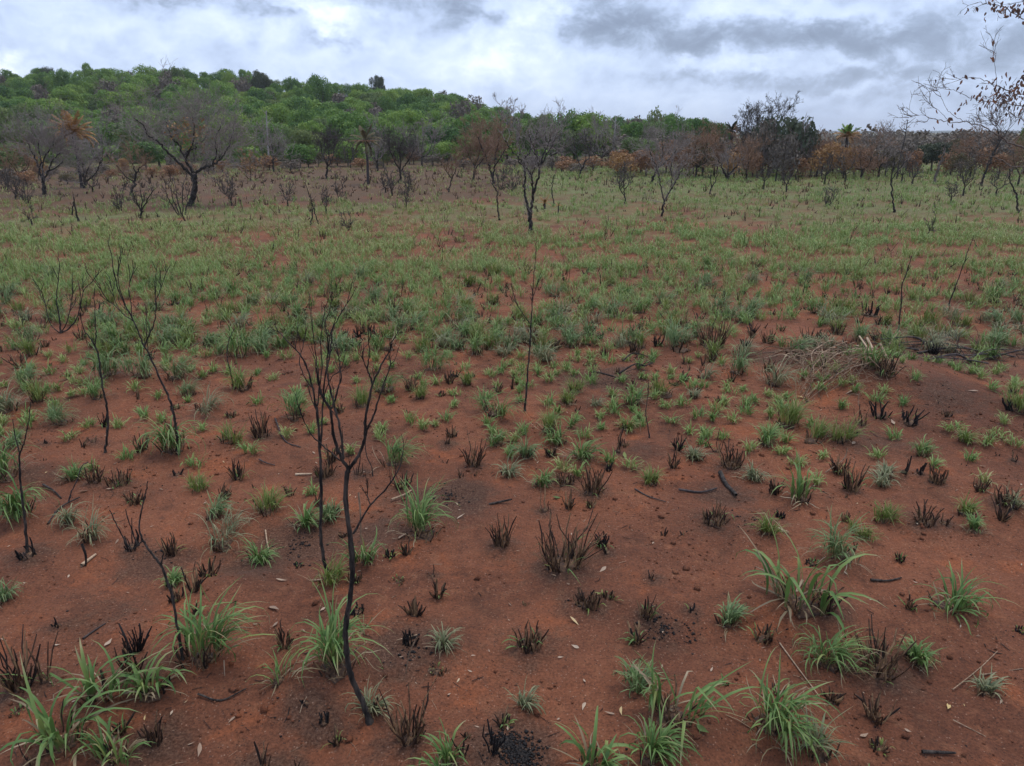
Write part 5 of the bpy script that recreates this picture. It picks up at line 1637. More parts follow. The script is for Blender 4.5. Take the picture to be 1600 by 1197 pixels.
SCRUB = [(965, 272, 232, 26, M_RUST), (1000, 272, 226, 28, M_RUST), (1040, 270, 216, 30, M_RUST), (1080, 272, 212, 30, M_GREY), (1120, 270, 214, 26, M_GREY), (1155, 272, 226, 26, M_RUST),
         (1100, 268, 205, 24, M_RUST), (1190, 274, 232, 22, M_RUST), (1225, 276, 235, 24, M_GREY), (1265, 274, 224, 24, M_RUST), (1300, 274, 222, 28, M_RUST), (1335, 274, 226, 24, M_OLIVE), (1300, 268, 212, 20, M_GOLD),
         (1365, 272, 224, 26, M_GREY), (1395, 272, 226, 22, M_GREY), (1420, 270, 222, 24, M_GREY), (1515, 270, 222, 24, M_GREY), (1545, 272, 226, 24, M_RUST), (1580, 274, 232, 24, M_OLIVE), (1485, 274, 236, 22, M_RUST),
         (885, 264, 240, 22, M_RUST), (925, 266, 242, 24, M_RUST), (10, 292, 258, 20, M_GREY), (265, 280, 254, 18, M_RUST), (740, 262, 246, 14, M_RUST)]
SCRUB += [(975, 276, 236, 24, M_GOLD), (1010, 276, 232, 24, M_RUST), (1060, 274, 222, 26, M_RUST), (1096, 276, 220, 24, M_OLIVE), (1145, 278, 234, 20, M_GOLD), (1175, 278, 230, 22, M_RUST), (1245, 280, 236, 22, M_RUST),
          (1282, 278, 222, 24, M_GOLD), (1318, 278, 220, 28, M_GOLD), (1348, 278, 230, 22, M_RUST), (1384, 276, 230, 20, M_OLIVE), (1420, 276, 232, 20, M_RUST), (1500, 278, 236, 20, M_OLIVE), (1560, 278, 230, 22, M_RUST)]
_q = np.random.RandomState(66)
for k in range(34):                              # the low scorched strip along the foot of the hill
    x = 20 + 27 * k + _q.uniform(-10, 10)
    f = 286 - 24 * min(1, x / 500) + _q.uniform(-5, 8)
    SCRUB.append((x, f, f - _q.uniform(14, 30), _q.uniform(12, 22), [M_GREY, M_RUST, M_GREY, M_RUST, M_OLIVE][_q.randint(5)]))
names = {M_RUST: 'rust brown', M_GREY: 'dull grey brown', M_OLIVE: 'dry olive', M_GOLD: 'orange'}
EDGE_LAND = [l for l in FOREST_LAND if l[1] > 120] + [(205, 280, 'inclined black trunk'), (1035, 270, 'two stemmed V tree'), (1137, 255, 'orange capped tree'), (905, 250, 'crooked tangled tree'), (1210, 235, 'dark grove'), (1316, 215, 'palm with a green crown'), (1397, 280, 'slingshot trunk'), (1465, 260, 'broken leaning trunk'), (1545, 255, 'slanting tree at far right')]
_items = [dict(px=b[0], py=(b[1] + b[2]) / 2, look=names[b[4]] + ' scorched', b=b) for b in SCRUB]
auto_labels(_items, 'bush', EDGE_LAND, 10)
for i, it in enumerate(_items):
    px, py, top, hw, m = it['b']
    leafy_px('scorched_bush', it['label'], 'bush', px, py, top, hw, m, 700 + i, group='scorched bushes along the far edge of the field', sparse=True, twig=M_TWIGR if m is M_RUST else M_TWIG, bark=M_BARKB)
# bushes farther back that close the view to the right
def back_scrub():
    rng = np.random.RandomState(31)
    out = []
    for i in range(300):
        y = rng.uniform(70, 170)
        x = y * rng.uniform(.02, 1.0) if i < 170 else y * rng.uniform(.45, 1.0)
        if i >= 170 and y < 100:
            continue
        if x < 12 and y > 66 and x < 6 + .0 * y:
            continue
        W, H = rng.uniform(1.6, 3.2), rng.uniform(1.5, 2.8) + .6 * (y < 110) + .5 * (i >= 170)
        V, Q, t = crown(rng, W, H, -.2, 9, 420, .20, .8, .6)
        out.append((V + np.array([x, y, float(height(x, y))]), Q, t))
    V, Q, T, _a = join(out)
    tag(ob('scrub', mesh('scrub', V, Q, attrs={'tint': T}), M_GREY, kind='stuff'), 'brown scrub massed behind the far edge of the field on the right', 'scrub')
back_scrub()

# ------------------------------------------------------------------ near tree outside the frame on the right, whose branches reach in
def overhang():
    Y = 7.6
    base = np.array([7.9, Y, float(height(7.9, Y))])
    sc = scale_at(at_depth(1600, 200, Y))
    root, ends, foot, _s = px_tree('bare_tree', 'near bare tree whose thin branches with dead brown leaves cross the sky at right', 'tree', [
        ([(2010, 700), (1990, 560), (1960, 420), (1950, 300), (1930, 180), (1900, 60), (1890, -80)], 16, 7),
        ([(1952, 320), (1850, 300), (1740, 275), (1650, 263), (1600, 261), (1579, 259), (1560, 248), (1540, 243), (1525, 238), (1511, 231)], 5, 1.1),
        ([(1945, 260), (1850, 262), (1740, 258), (1650, 244), (1600, 231), (1579, 224), (1567, 216), (1550, 206), (1532, 196), (1508, 191), (1485, 192), (1462, 186), (1440, 190), (1418, 192)], 5, .7),
        ([(1572, 219), (1552, 215), (1532, 213), (1512, 209), (1494, 210)], 1.5, .6),
        ([(1925, 170), (1800, 165), (1700, 160), (1600, 149), (1579, 144), (1560, 135), (1545, 129), (1529, 123), (1506, 122), (1490, 124)], 4, .7),
        ([(1800, 166), (1700, 176), (1600, 166), (1570, 160), (1545, 158), (1515, 152), (1490, 140), (1476, 137)], 2.4, .6),
        ([(1558, 134), (1557, 120), (1554, 100), (1552, 80), (1551, 63)], 1.1, .5),
        ([(1905, 70), (1800, 40), (1700, 30), (1640, 26), (1600, 28), (1570, 12), (1548, 6), (1528, 4)], 3.4, .8),
        ([(1640, 26), (1610, 10), (1590, -5)], 1.6, .7),
        ([(1508, 191), (1490, 180), (1478, 168), (1470, 150), (1462, 138)], 1.0, .5),
        ([(1485, 192), (1470, 175), (1455, 165), (1448, 155)], .9, .5),
        ([(1550, 206), (1560, 190), (1566, 176), (1572, 168)], 1.0, .5),
        ([(1567, 216), (1562, 200), (1558, 190)], 1.0, .5),
        ([(1462, 187), (1440, 180), (1420, 184)], .8, .4),
        ([(1740, 258), (1680, 240), (1630, 215), (1600, 190), (1585, 180)], 2.5, .8)],
        seed=61, bark=M_BARKG, Y=Y, base=base, rscale=.33, tw=dict(n=4, L=20, r=.5, rmin=.24, levels=3, nch=(2, 2), up=.1, spread=.9, t0=.45, trunk=.2, shrink=.6, wob=.16), twig=M_BARKG, depth=.22)
    rng = np.random.RandomState(62)
    # hanging dead leaves, each one a narrow curled blade
    protos = []
    for k in range(5):
        n = 5
        l = 1.0
        pts = np.array([(0, .10 * math.sin(i * .9 + k), -l * i / n) for i in range(n + 1)])
        wv = np.array([.04, .17, .23, .20, .12, .01]) * rng.uniform(.8, 1.2)
        cv = .12 * rng.uniform(.4, 1.6)
        V = np.concatenate([np.stack([-wv, pts[:, 1] + cv, pts[:, 2]], 1), np.stack([0 * wv, pts[:, 1], pts[:, 2]], 1), np.stack([wv, pts[:, 1] + cv, pts[:, 2]], 1)])
        Q = [(c * 6 + i, (c + 1) * 6 + i, (c + 1) * 6 + i + 1, c * 6 + i + 1) for c in range(2) for i in range(5)]
        protos.append(mesh('leaf', V, Q, attrs={'tint': np.full(len(V), rng.uniform(0, 1))}, smooth=True))
    spots = []
    for i in range(150):
        spots.append((np.clip(1600 - abs(rng.normal(0, 42)), 1478, 1640) + rng.uniform(0, 12), rng.normal(150, 15)))
    for i in range(40):
        spots.append((rng.uniform(1455, 1600), rng.uniform(118, 205)))
    for i in range(85):
        u = rng.uniform()
        spots.append((1640 - 90 * u ** .8, 8 + 28 * (1 - u) * rng.uniform(.1, 1.3) + rng.normal(0, 6)))
    for px, py in [(1512, 15), (1514, 17), (1526, 14), (1525, 19), (1541, 22), (1540, 30), (1545, 4), (1540, 34), (1553, 66), (1549, 64), (1551, 92), (1552, 84), (1547, 93)]:
        spots.append((px, py))
    for px, py in spots:
        p = at_depth(px, py - 3, Y + rng.normal(0, .3))
        o = bpy.data.objects.new('leaf', protos[rng.randint(5)])
        COL.objects.link(o)
        o.parent = root
        o.location = Vector(p - foot)
        l = rng.uniform(4.5, 9.0) * sc
        o.scale = (l, l, l)
        o.rotation_euler = (rng.normal(0, .35), rng.normal(.25, .4), rng.uniform(0, 6.3))
        slot(o, M_DEAD)
overhang()

# ------------------------------------------------------------------ tufts seen near enough to be told apart
for i, (px, py, wd, ht, style, label) in enumerate(TUFTS):
    p = ground(px, py)
    s = scale_at(p)
    p[2] -= .004
    H = ht * s * (.66 if style == 'broad' and ht > 62 else .72 if ht > 62 else .88)
    put_tuft(p, wd * s, H, style, label, None, 1000 + i, single=(wd * ht > 6200), lod=0 if py > 560 else 1, ht_px=ht)
for i, (px, py, wd, ht, label, green, mat) in enumerate(BURNTS):
    p = ground(px, py)
    s = scale_at(p)
    n = None
    rad = None
    if mat == 2:
        n, rad = max(4, int(wd / 3)), max(.0045, 1.35 * s)
    elif wd < 26:
        n = max(3, int(wd / 3))
    put_burnt(p, wd * s, ht * s * .98, label, None, 2000 + i, single=(ht > 60 or wd > 60), lod=0 if py > 560 else 1, green=green, mat=M_CHAR if mat == 2 else M_STALK, n=n, rad=rad, lean=.5 if wd > 60 else .28)

# ------------------------------------------------------------------ the remaining tufts of the field
def far_enough(x, y, d):
    global PARR
    if len(PARR) < len(PLACED):
        PARR = np.array(PLACED + [(1e6, 1e6, 0.0)] * 60)
        PARR = PARR[:len(PLACED)]
    return not bool(np.any((PARR[:, 0] - x) ** 2 + (PARR[:, 1] - y) ** 2 < (d + PARR[:, 2]) ** 2))
PARR = np.zeros((0, 3))
def fill():
    rng = np.random.RandomState(17)
    cand_g, cand_b = [], []
    for it in range(16000):
        Y = math.sqrt(rng.uniform(2.4 ** 2, 15.5 ** 2))
        X = rng.uniform(-.78, .78) * (Y + 1.2)
        p = np.array([X, Y, 0.0])
        px, py, zc = project(p)
        if not (-110 < px < 1710):
            continue
        # how much grows here: thin near the camera and on the bare strip at the right, thick further out
        r = Y
        right = sst(px, 900, 1350)
        g = .03 + .40 * sst(py, 900, 700) + .62 * sst(py, 690, 420)
        g *= 1 - .65 * right * sst(py, 640, 560) * sst(py, 430, 520)
        g *= .35 + 1.3 * sst(fbm(X / 1.6, Y / 1.6, 55, 2), -.22, .22)
        b = .75 + .15 * sst(py, 720, 480)
        inside_listed = py > 560
        u = rng.uniform()
        if u < .62 * g and len(cand_g) < 1500:
            wd = rng.uniform(.18, .44) * (1.0 if py < 560 else .5)
            if far_enough(X, Y, wd * (.42 if py < 560 else .8)):
                PLACED.append((X, Y, wd * .3))
                cand_g.append((X, Y, wd, rng.uniform(.13, .27) * (1 if py < 560 else .6)))
        elif u > 1 - .34 * b and len(cand_b) < 620:
            wd = rng.uniform(.05, .2) if py < 560 else .03 + .12 * rng.uniform() ** 2
            if far_enough(X, Y, wd * .6):
                PLACED.append((X, Y, wd * .5))
                cand_b.append((X, Y, wd, rng.uniform(.06, .20) if py < 560 else .03 + .15 * rng.uniform() ** 2))
    return cand_g, cand_b
G, B = fill()
def view(c):
    z = float(height(c[0], c[1]))
    px, py, zc = project((c[0], c[1], z))
    return px, py, zc, z
def spread(cands, have, keep_in_view):
    rows = []
    for c in cands:
        px, py, zc, z = view(c)
        rows.append((c[2] * c[3] / zc ** 2 * (1 if -20 < px < 1620 and py < 1230 else .05), c, px, py, zc, z))
    rows.sort(key=lambda r: -r[0])
    return rows[:keep_in_view], rows[keep_in_view:]
single_g, rest_g = spread(G, len(TUFTS), 296 - len(TUFTS))
single_b, rest_b = spread(B, len(BURNTS), 296 - len(BURNTS))
rng = np.random.RandomState(23)
STY = ['ord', 'ord', 'droop', 'wind', 'lime', 'pale', 'ord', 'lime', 'droop']
LOOK = {'ord': 'mixed green', 'droop': 'drooping green', 'wind': 'windswept green', 'lime': 'yellow green', 'pale': 'pale'}
items = []
for area, c, px, py, zc, z in single_g:
    st = STY[rng.randint(len(STY))]
    items.append(dict(px=px, py=py, look=LOOK[st], st=st, c=c, z=z, big=area * F * F > 330))
auto_labels([i for i in items if i['big'] and 0 < i['px'] < 1600], 'grass tuft')
for k, it in enumerate(items):
    X, Y, wd, ht = it['c']
    lab = it.get('label')
    put_tuft((X, Y, it['z'] - .004), wd, ht, it['st'], lab or f"{it['look']} grass tuft among many alike across the middle of the burnt field",
             None if lab else f"{it['look']} grass tufts across the middle of the field", 3000 + k, lod=1)
items = []
for area, c, px, py, zc, z in single_b:
    items.append(dict(px=px, py=py, look='small burnt', c=c, z=z, big=area * F * F > 120))
auto_labels([i for i in items if i['big'] and 0 < i['px'] < 1600], 'stub')
for k, it in enumerate(items):
    X, Y, wd, ht = it['c']
    lab = it.get('label')
    put_burnt((X, Y, it['z']), wd, ht, lab or 'little burnt stub among many alike scattered over the burnt field', None if lab else 'little burnt stubs scattered over the field',
              4000 + k, lod=1 if it['py'] > 520 else 2, green=(rng.randint(4, 14) if rng.uniform() < .6 else 0), mat=M_CHAR if rng.uniform() < .2 else None)

# everything smaller and farther: one mass of tufts back to the far edge of the field
def field():
    rng = np.random.RandomState(29)
    out, stub = [], []
    def tuft(x, y, z, wd, ht, n, S, wb, tone):
        V, Q, T, AL, per, q = blades(rng, n, ht * .62 + wd * .36, wb, wd * .27, 1.22, 2.2, 0, .12, S, 2, (x, y, z - .005), flat_min=.01, z0=ht * .2)
        return V, Q, np.clip(T * .45 + tone, 0, 1), AL
    for area, c, px, py, zc, z in rest_g:
        out.append(tuft(c[0], c[1], z, c[2], c[3], 46, 3, .0095, rng.uniform(.0, .55)))
    n = 11500
    y = np.sqrt(np.concatenate([rng.uniform(12.5 ** 2, 62.0 ** 2, n * 2 - 3400), rng.uniform(14.2 ** 2, 22.5 ** 2, 3400)]))
    rng.shuffle(y)
    x = rng.uniform(-.86, .86, n * 2) * (y + 2)
    px = CX + F * x / (y * math.cos(PITCH) + 2.4 * math.sin(PITCH))
    dn = .10 + .28 * (1 - sst(y, 16, 23)) + .26 * sst(y, 20, 27) + .85 * sst(fbm(x / 1.7, y / 2.4, 58, 3), -.12, .12)
    dn *= sst(y, 12.0, 16.0) * .9 + .1
    # the brown litter belt below the hill on the left and centre
    belt = sst(y, 27, 33) * sst(px, 900, 700)
    dn *= 1 - .72 * belt
    dn *= np.where(y > 24, .85, 1.0)
    # pale fine sward: a brighter strip on the left
    strip = sst(y, 19, 22) * (1 - sst(y, 27, 31)) * sst(px, 1000, 700)
    dn = np.clip(dn + .35 * strip, 0, 1)
    ok = rng.uniform(0, 1, n * 2) < dn
    x, y, px, belt, strip = x[ok][:n], y[ok][:n], px[ok][:n], belt[ok][:n], strip[ok][:n]
    z = height(x, y)
    patch = fbm(x / 3.5, y / 5.0, 60, 3)
    for i in range(len(x)):
        d = y[i]
        nb = 22 if d < 20 else (14 if d < 32 else 8)
        tone = .16 + .5 * (patch[i] + .5) * .8 + (.24 * belt[i]) + .10 * strip[i] + rng.normal(0, .10)
        wd, ht = rng.uniform(.20, .52), rng.uniform(.09, .22)
        if strip[i] > .4:
            ht *= .8
        out.append(tuft(x[i], y[i], z[i], wd * (1 + .3 * (d > 30)), ht, nb, 3 if d < 24 else 2, .0108 * max(1, d / 15), max(0, tone)))
    V, Q, T, A = join(out)
    o = ob('grass_field', mesh('grass_field', V, Q, attrs={'tint': T, 'along': A}, smooth=True), M_FIELD, kind='stuff')
    tag(o, 'regrowing green grass covering the far half of the burnt field', 'grass')
    m = 2300
    y = np.sqrt(rng.uniform(11 ** 2, 55 ** 2, m))
    x = rng.uniform(-.8, .8, m) * (y + 2)
    z = height(x, y)
    P, R = [], []
    for i in range(m):
        p, r = stalks(rng, 4, rng.uniform(.10, .30), rng.uniform(.04, .10), .008 * max(1, y[i] / 16), .4, K=3)
        P.append(p + np.array([x[i], y[i], z[i]])); R.append(r)
    for area, c, px_, py_, zc, zz in rest_b:
        p, r = stalks(rng, 5, c[3], c[2] * .3, .007, .4, K=3)
        P.append(p + np.array([c[0], c[1], zz])); R.append(r)
    P, R = np.concatenate(P), np.concatenate(R)
    V, Q, per, q = tubes(P, R, 3)
    o = ob('burnt_stubs', mesh('burnt_stubs', V, Q, attrs={'tint': np.repeat(rng.uniform(0, .9, len(P)), per)}), M_STALK, kind='stuff')
    tag(o, 'burnt stubs among the grass on the far half of the field', 'burnt stubs')
field()

# ------------------------------------------------------------------ the pale root pile and the burnt branches on the right
def stick(name, path, r0, r1, mat, parent, foot, rng, sides=5):
    W = smooth_path(path, 4)
    V, Q, per, q = tubes(W[None], np.linspace(r0, r1, len(W))[None], sides)
    return ob(name, mesh(name, V - foot, Q, attrs={'tint': np.full(len(V), rng.uniform(.2, .9))}, smooth=True), mat, parent)
def gp(px, py, dz=0.0):
    q = ground(px, py)
    q[2] += dz
    return q
def root_pile():
    rng = np.random.RandomState(41)
    foot = gp(1300, 590)
    root = tag(empty('root_pile', foot), 'pile of pale dry roots and stalks spilling down the mound on the right', 'root pile')
    starts = [(1262, 542), (1290, 548), (1310, 555), (1330, 560), (1345, 572), (1250, 560)]
    for i in range(120):
        sx, sy = starts[rng.randint(len(starts))]
        sx += rng.normal(0, 14); sy += rng.normal(0, 6)
        a = gp(sx, sy, rng.uniform(.02, .12))
        if i < 40:
            ex, ey = rng.uniform(1250, 1295) + rng.normal(0, 8), rng.uniform(605, 632)
        else:
            ex, ey = sx + rng.uniform(-110, 60), sy + rng.uniform(-8, 34)
        b = gp(ex, ey, .01)
        m1 = a * .65 + b * .35 + np.array([rng.normal(0, .06), 0, rng.uniform(.03, .12)])
        m2 = a * .3 + b * .7 + np.array([rng.normal(0, .06), 0, rng.uniform(.02, .08)])
        stick('stalk', [a, m1, m2, b], rng.uniform(.003, .0075), .002, M_STRAW if rng.uniform() < .38 else M_STRAWD, root, foot, rng, 4)
    P, D = np.repeat(foot[None], 60, 0) + rng.normal(0, .28, (60, 3)) * np.array([1, .8, 0]), rng.normal(0, 1, (60, 3)) + np.array([0, 0, .3])
    P[:, 2] = height(P[:, 0], P[:, 1]) + .02
    s = twigs(rng, P, D, np.full(60, .22), np.full(60, .004), 2, (3,), .9, .05, .6, .25, .0018)
    ob('rootlets', twig_mesh('rootlets', [s[0] - foot, np.stack([s[1][:, 0], s[1][:, 1], np.maximum(s[1][:, 2], foot[2] - .15)], 1) - foot, s[2], s[3]]), M_STRAW, root, kind='stuff')
    for (ax, ay), (bx, by), r in [((1352, 548), (1378, 582), .016), ((1372, 560), (1392, 580), .014), ((1340, 545), (1376, 582), .012), ((1402, 536), (1384, 548), .014)]:
        t = tag(empty('dry_stem', gp(ax, ay)), {1352: 'long pale cut stem lying against the mound tuft', 1372: 'shorter pale cut stem on the right of the long one on the mound', 1340: 'thin pale stem lying left of the long cut stem on the mound', 1402: 'pale broken stem end pointing right out of the mound tuft'}[ax], 'stem')
        f = np.array(t.location)
        stick('stem', [gp(ax, ay, .16), (gp(ax, ay) + gp(bx, by)) / 2 + np.array([0, 0, .10]), gp(bx, by, .01)], r, r * .8, M_STRAW, t, f, rng, 6)
root_pile()
def branch_pile(name, label, cx, cy, w, n, seed, mat, L=(60, 150), group=None):
    rng = np.random.RandomState(seed)
    foot = gp(cx, cy)
    sc = scale_at(foot)
    root = tag(empty(name, foot), label, 'fallen branch', group)
    TP, TD, TL, TR = [], [], [], []
    for i in range(n):
        x0, y0 = cx + rng.uniform(-w, w), cy + rng.normal(0, 8)
        l = rng.uniform(*L)
        an = rng.normal(0, .25) + (math.pi if rng.uniform() < .5 else 0)
        x1, y1 = x0 + l * math.cos(an), y0 + l * math.sin(an) * .3
        a, b = gp(x0, y0, rng.uniform(0, .05)), gp(x1, y1, rng.uniform(.0, .12))
        m = (a + b) / 2 + np.array([rng.normal(0, .06), rng.normal(0, .08), rng.uniform(.0, .08)])
        path = [a, m, b]
        stick('branch', path, rng.uniform(1.2, 2.2) * sc, .6 * sc, mat, root, foot, rng)
        for t in rng.uniform(.2, 1, 4):
            TP.append(a * (1 - t) + b * t); TD.append(unit(b - a) + rng.normal(0, .6, 3) + np.array([0, 0, .25])); TL.append(l * .35 * sc); TR.append(.6 * sc)
    s = twigs(rng, TP, TD, TL, TR, 2, (2,), .8, .05, .6, .15, .3 * sc)
    q1 = s[1].copy()
    q1[:, 2] = np.maximum(q1[:, 2], height(q1[:, 0], q1[:, 1]) + .005)
    q0 = s[0].copy()
    q0[:, 2] = np.maximum(q0[:, 2], height(q0[:, 0], q0[:, 1]) + .005)
    ob('twigs', twig_mesh('twigs', [q0 - foot, q1 - foot, s[2], s[3]]), mat, root, kind='stuff')
branch_pile('burnt_branch', 'tangle of burnt dark branches lying flat on the bare strip at the right edge', 1530, 558, 60, 8, 51, M_BARKB)
branch_pile('burnt_branch', 'thin dark branch lying left of the tangle of burnt branches', 1435, 552, 20, 3, 52, M_BARKB, (50, 90))
branch_pile('burnt_branch', 'small burnt twig heap on sooty soil between mound and glossy clump', 975, 588, 26, 4, 53, M_BARK, (20, 50))

# sticks lying about: pixel paths on the soil
STICKS = [
    ([(1288, 1010), (1240, 1006)], .8, M_STRAW, 'thin pale straw on the soil left of the windblown right tuft'),
    ([(1218, 1006), (1250, 1050), (1280, 1092)], 1.2, M_STRAW, 'long pale straw slanting down to the right below the windblown tuft'),
    ([(1488, 1080), (1530, 1045), (1558, 1020)], 1.0, M_STRAW, 'long thin pale straw at the lower right'),
    ([(1532, 1058), (1598, 1046)], 1.2, M_STRAW, 'dry stem lying flat at the lower right edge'),
    ([(1488, 1128), (1540, 1152)], .9, M_STRAW, 'faint pale straw near the lower right corner'),
    ([(128, 886), (150, 868)], 3.0, M_STRAW, 'short thick pale stick beside a dark bent twig on the lower left'),
    ([(128, 850), (134, 868), (134, 884)], 2.0, M_BARK, 'dark bent twig standing beside the short thick pale stick'),
    ([(1060, 768), (1095, 771), (1120, 766)], 2.0, M_BARKB, 'brown stick lying left of the dark charred log'),
    ([(1125, 742), (1135, 760), (1150, 778)], 4.0, M_BARK, 'short dark charred log leaning on the soil right of centre'),
    ([(992, 765), (1012, 776), (1040, 786)], 1.2, M_BARKB, 'thin curved dark twig on bare soil right of the frayed burnt tuft'),
    ([(764, 788), (800, 780)], 2.0, M_BARK, 'dark stick lying flat above the black upright comb'),
    ([(612, 784), (632, 776), (643, 769)], 1.8, M_STRAW, 'pale curled leaf stalk on ash above the silvery windblown tuft'),
    ([(462, 743), (488, 742)], 2.2, M_STRAW, 'pale stick at the burnt tuft beside the straight black sapling'),
    ([(415, 830), (418, 852), (424, 875)], 1.3, M_STRAW, 'thin pale bent straw on dark ash left of the straight sapling'),
    ([(560, 770), (563, 800), (564, 850)], 1.4, M_STRAW, 'pale upright straw close behind the forked black sapling'),
    ([(310, 1088), (345, 1096), (385, 1078)], 1.8, M_BARK, 'dark root like twig on soil below the big drooping clump'),
    ([(350, 1032), (351, 1056)], 1.0, M_STRAW, 'short straw standing on the soil right of the big drooping clump'),
    ([(1360, 908), (1385, 910), (1408, 905)], 2.0, M_BARK, 'dark twig on bare soil right of the largest right tuft'),
    ([(1412, 1022), (1438, 1026)], 3.2, M_BARKB, 'short dark stick beside the bright orange soil patch'),
    ([(1440, 1178), (1492, 1180)], 3.0, M_BARK, 'dark straight stick half buried near the lower right corner'),
    ([(652, 995), (640, 1020), (634, 1052)], 1.2, M_STRAW, 'dry bent straw above the tall scorched stalks'),
    ([(652, 995), (620, 1002)], 1.1, M_STRAW, 'dry straw bent level from the top of the bent one'),
    ([(1290, 738), (1318, 718), (1324, 700)], 1.0, M_STRAW, 'pale stalk leaning by the dark burnt clump'),
    ([(1522, 760), (1552, 774)], 1.3, M_STRAW, 'pale stick left of the brown burnt tuft at the right edge'),
    ([(430, 655), (445, 690), (470, 700)], 1.2, M_BARKB, 'curved dark twig left of the black saplings'),
    ([(405, 720), (415, 725), (430, 728)], 1.2, M_BARKB, 'small dark twig on soil left of the black saplings'),
    ([(1250, 960), (1263, 955)], 2.4, M_STRAW, 'short pale stick at the foot of the largest right tuft'),
    ([(330, 1000), (365, 985), (395, 985)], 1.4, M_STRAW, 'pale grass straw lying right of the big drooping clump'),
    ([(130, 1000), (150, 985), (165, 975)], 1.6, M_BARKB, 'dark straw on the ashy patch at the lower left'),
    ([(75, 820), (95, 795), (125, 780)], 1.8, M_BARK, 'dark branch lying behind the dense tuft at the left edge'),
    ([(68, 760), (85, 770), (96, 780)], 1.8, M_BARK, 'short dark branch right of the forked rod sapling'),
]
_rs = np.random.RandomState(43)
for path, r, mat, lab in STICKS:
    foot = gp(*path[0])
    s = scale_at(foot)
    up = 'standing' in lab or 'upright' in lab or 'above the tall' in lab or 'leaning by' in lab
    if up:
        b = gp(*path[-1]) if path[-1][1] > path[0][1] else gp(*path[0])
        pts = [at_depth(x, y, b[1]) for x, y in path]
    else:
        pts = [gp(x, y, r * s * .7 + _rs.uniform(0, .012)) for x, y in path]
    pts = [np.asarray(p) for p in pts]
    o = stick('fallen_stick', pts, r * s, r * s * .6, mat, None, foot, _rs, 6)
    o.location = foot
    tag(o, lab, 'stick')

# loose pale dead leaves
def leaf_meshes():
    rng = np.random.RandomState(47)
    out = []
    for k in range(6):
        n = 6
        wv = np.array([.03, .22, .32, .30, .20, .10, .01]) * rng.uniform(.7, 1.25)
        u = np.linspace(-.5, .5, n + 1)
        bend, curl = rng.uniform(-.35, .35), rng.uniform(.1, .4)
        mid = np.stack([u, bend * u * u, .16 * np.abs(u) * rng.uniform(0, 1.5)], 1)
        ed = .5 * wv[:, None] * np.array([[0, 1.0, 0]])
        lift = np.stack([0 * u, 0 * u, curl * wv * .8], 1)
        V = np.concatenate([mid - ed + lift, mid, mid + ed + lift * rng.uniform(.1, 1)])
        Q = [(c * 7 + i, c * 7 + i + 1, (c + 1) * 7 + i + 1, (c + 1) * 7 + i) for c in range(2) for i in range(n)]
        out.append(mesh('dead_leaf', V, Q, attrs={'tint': np.full(len(V), rng.uniform(0, 1))}, smooth=True))
    return out
LEAFM = leaf_meshes()
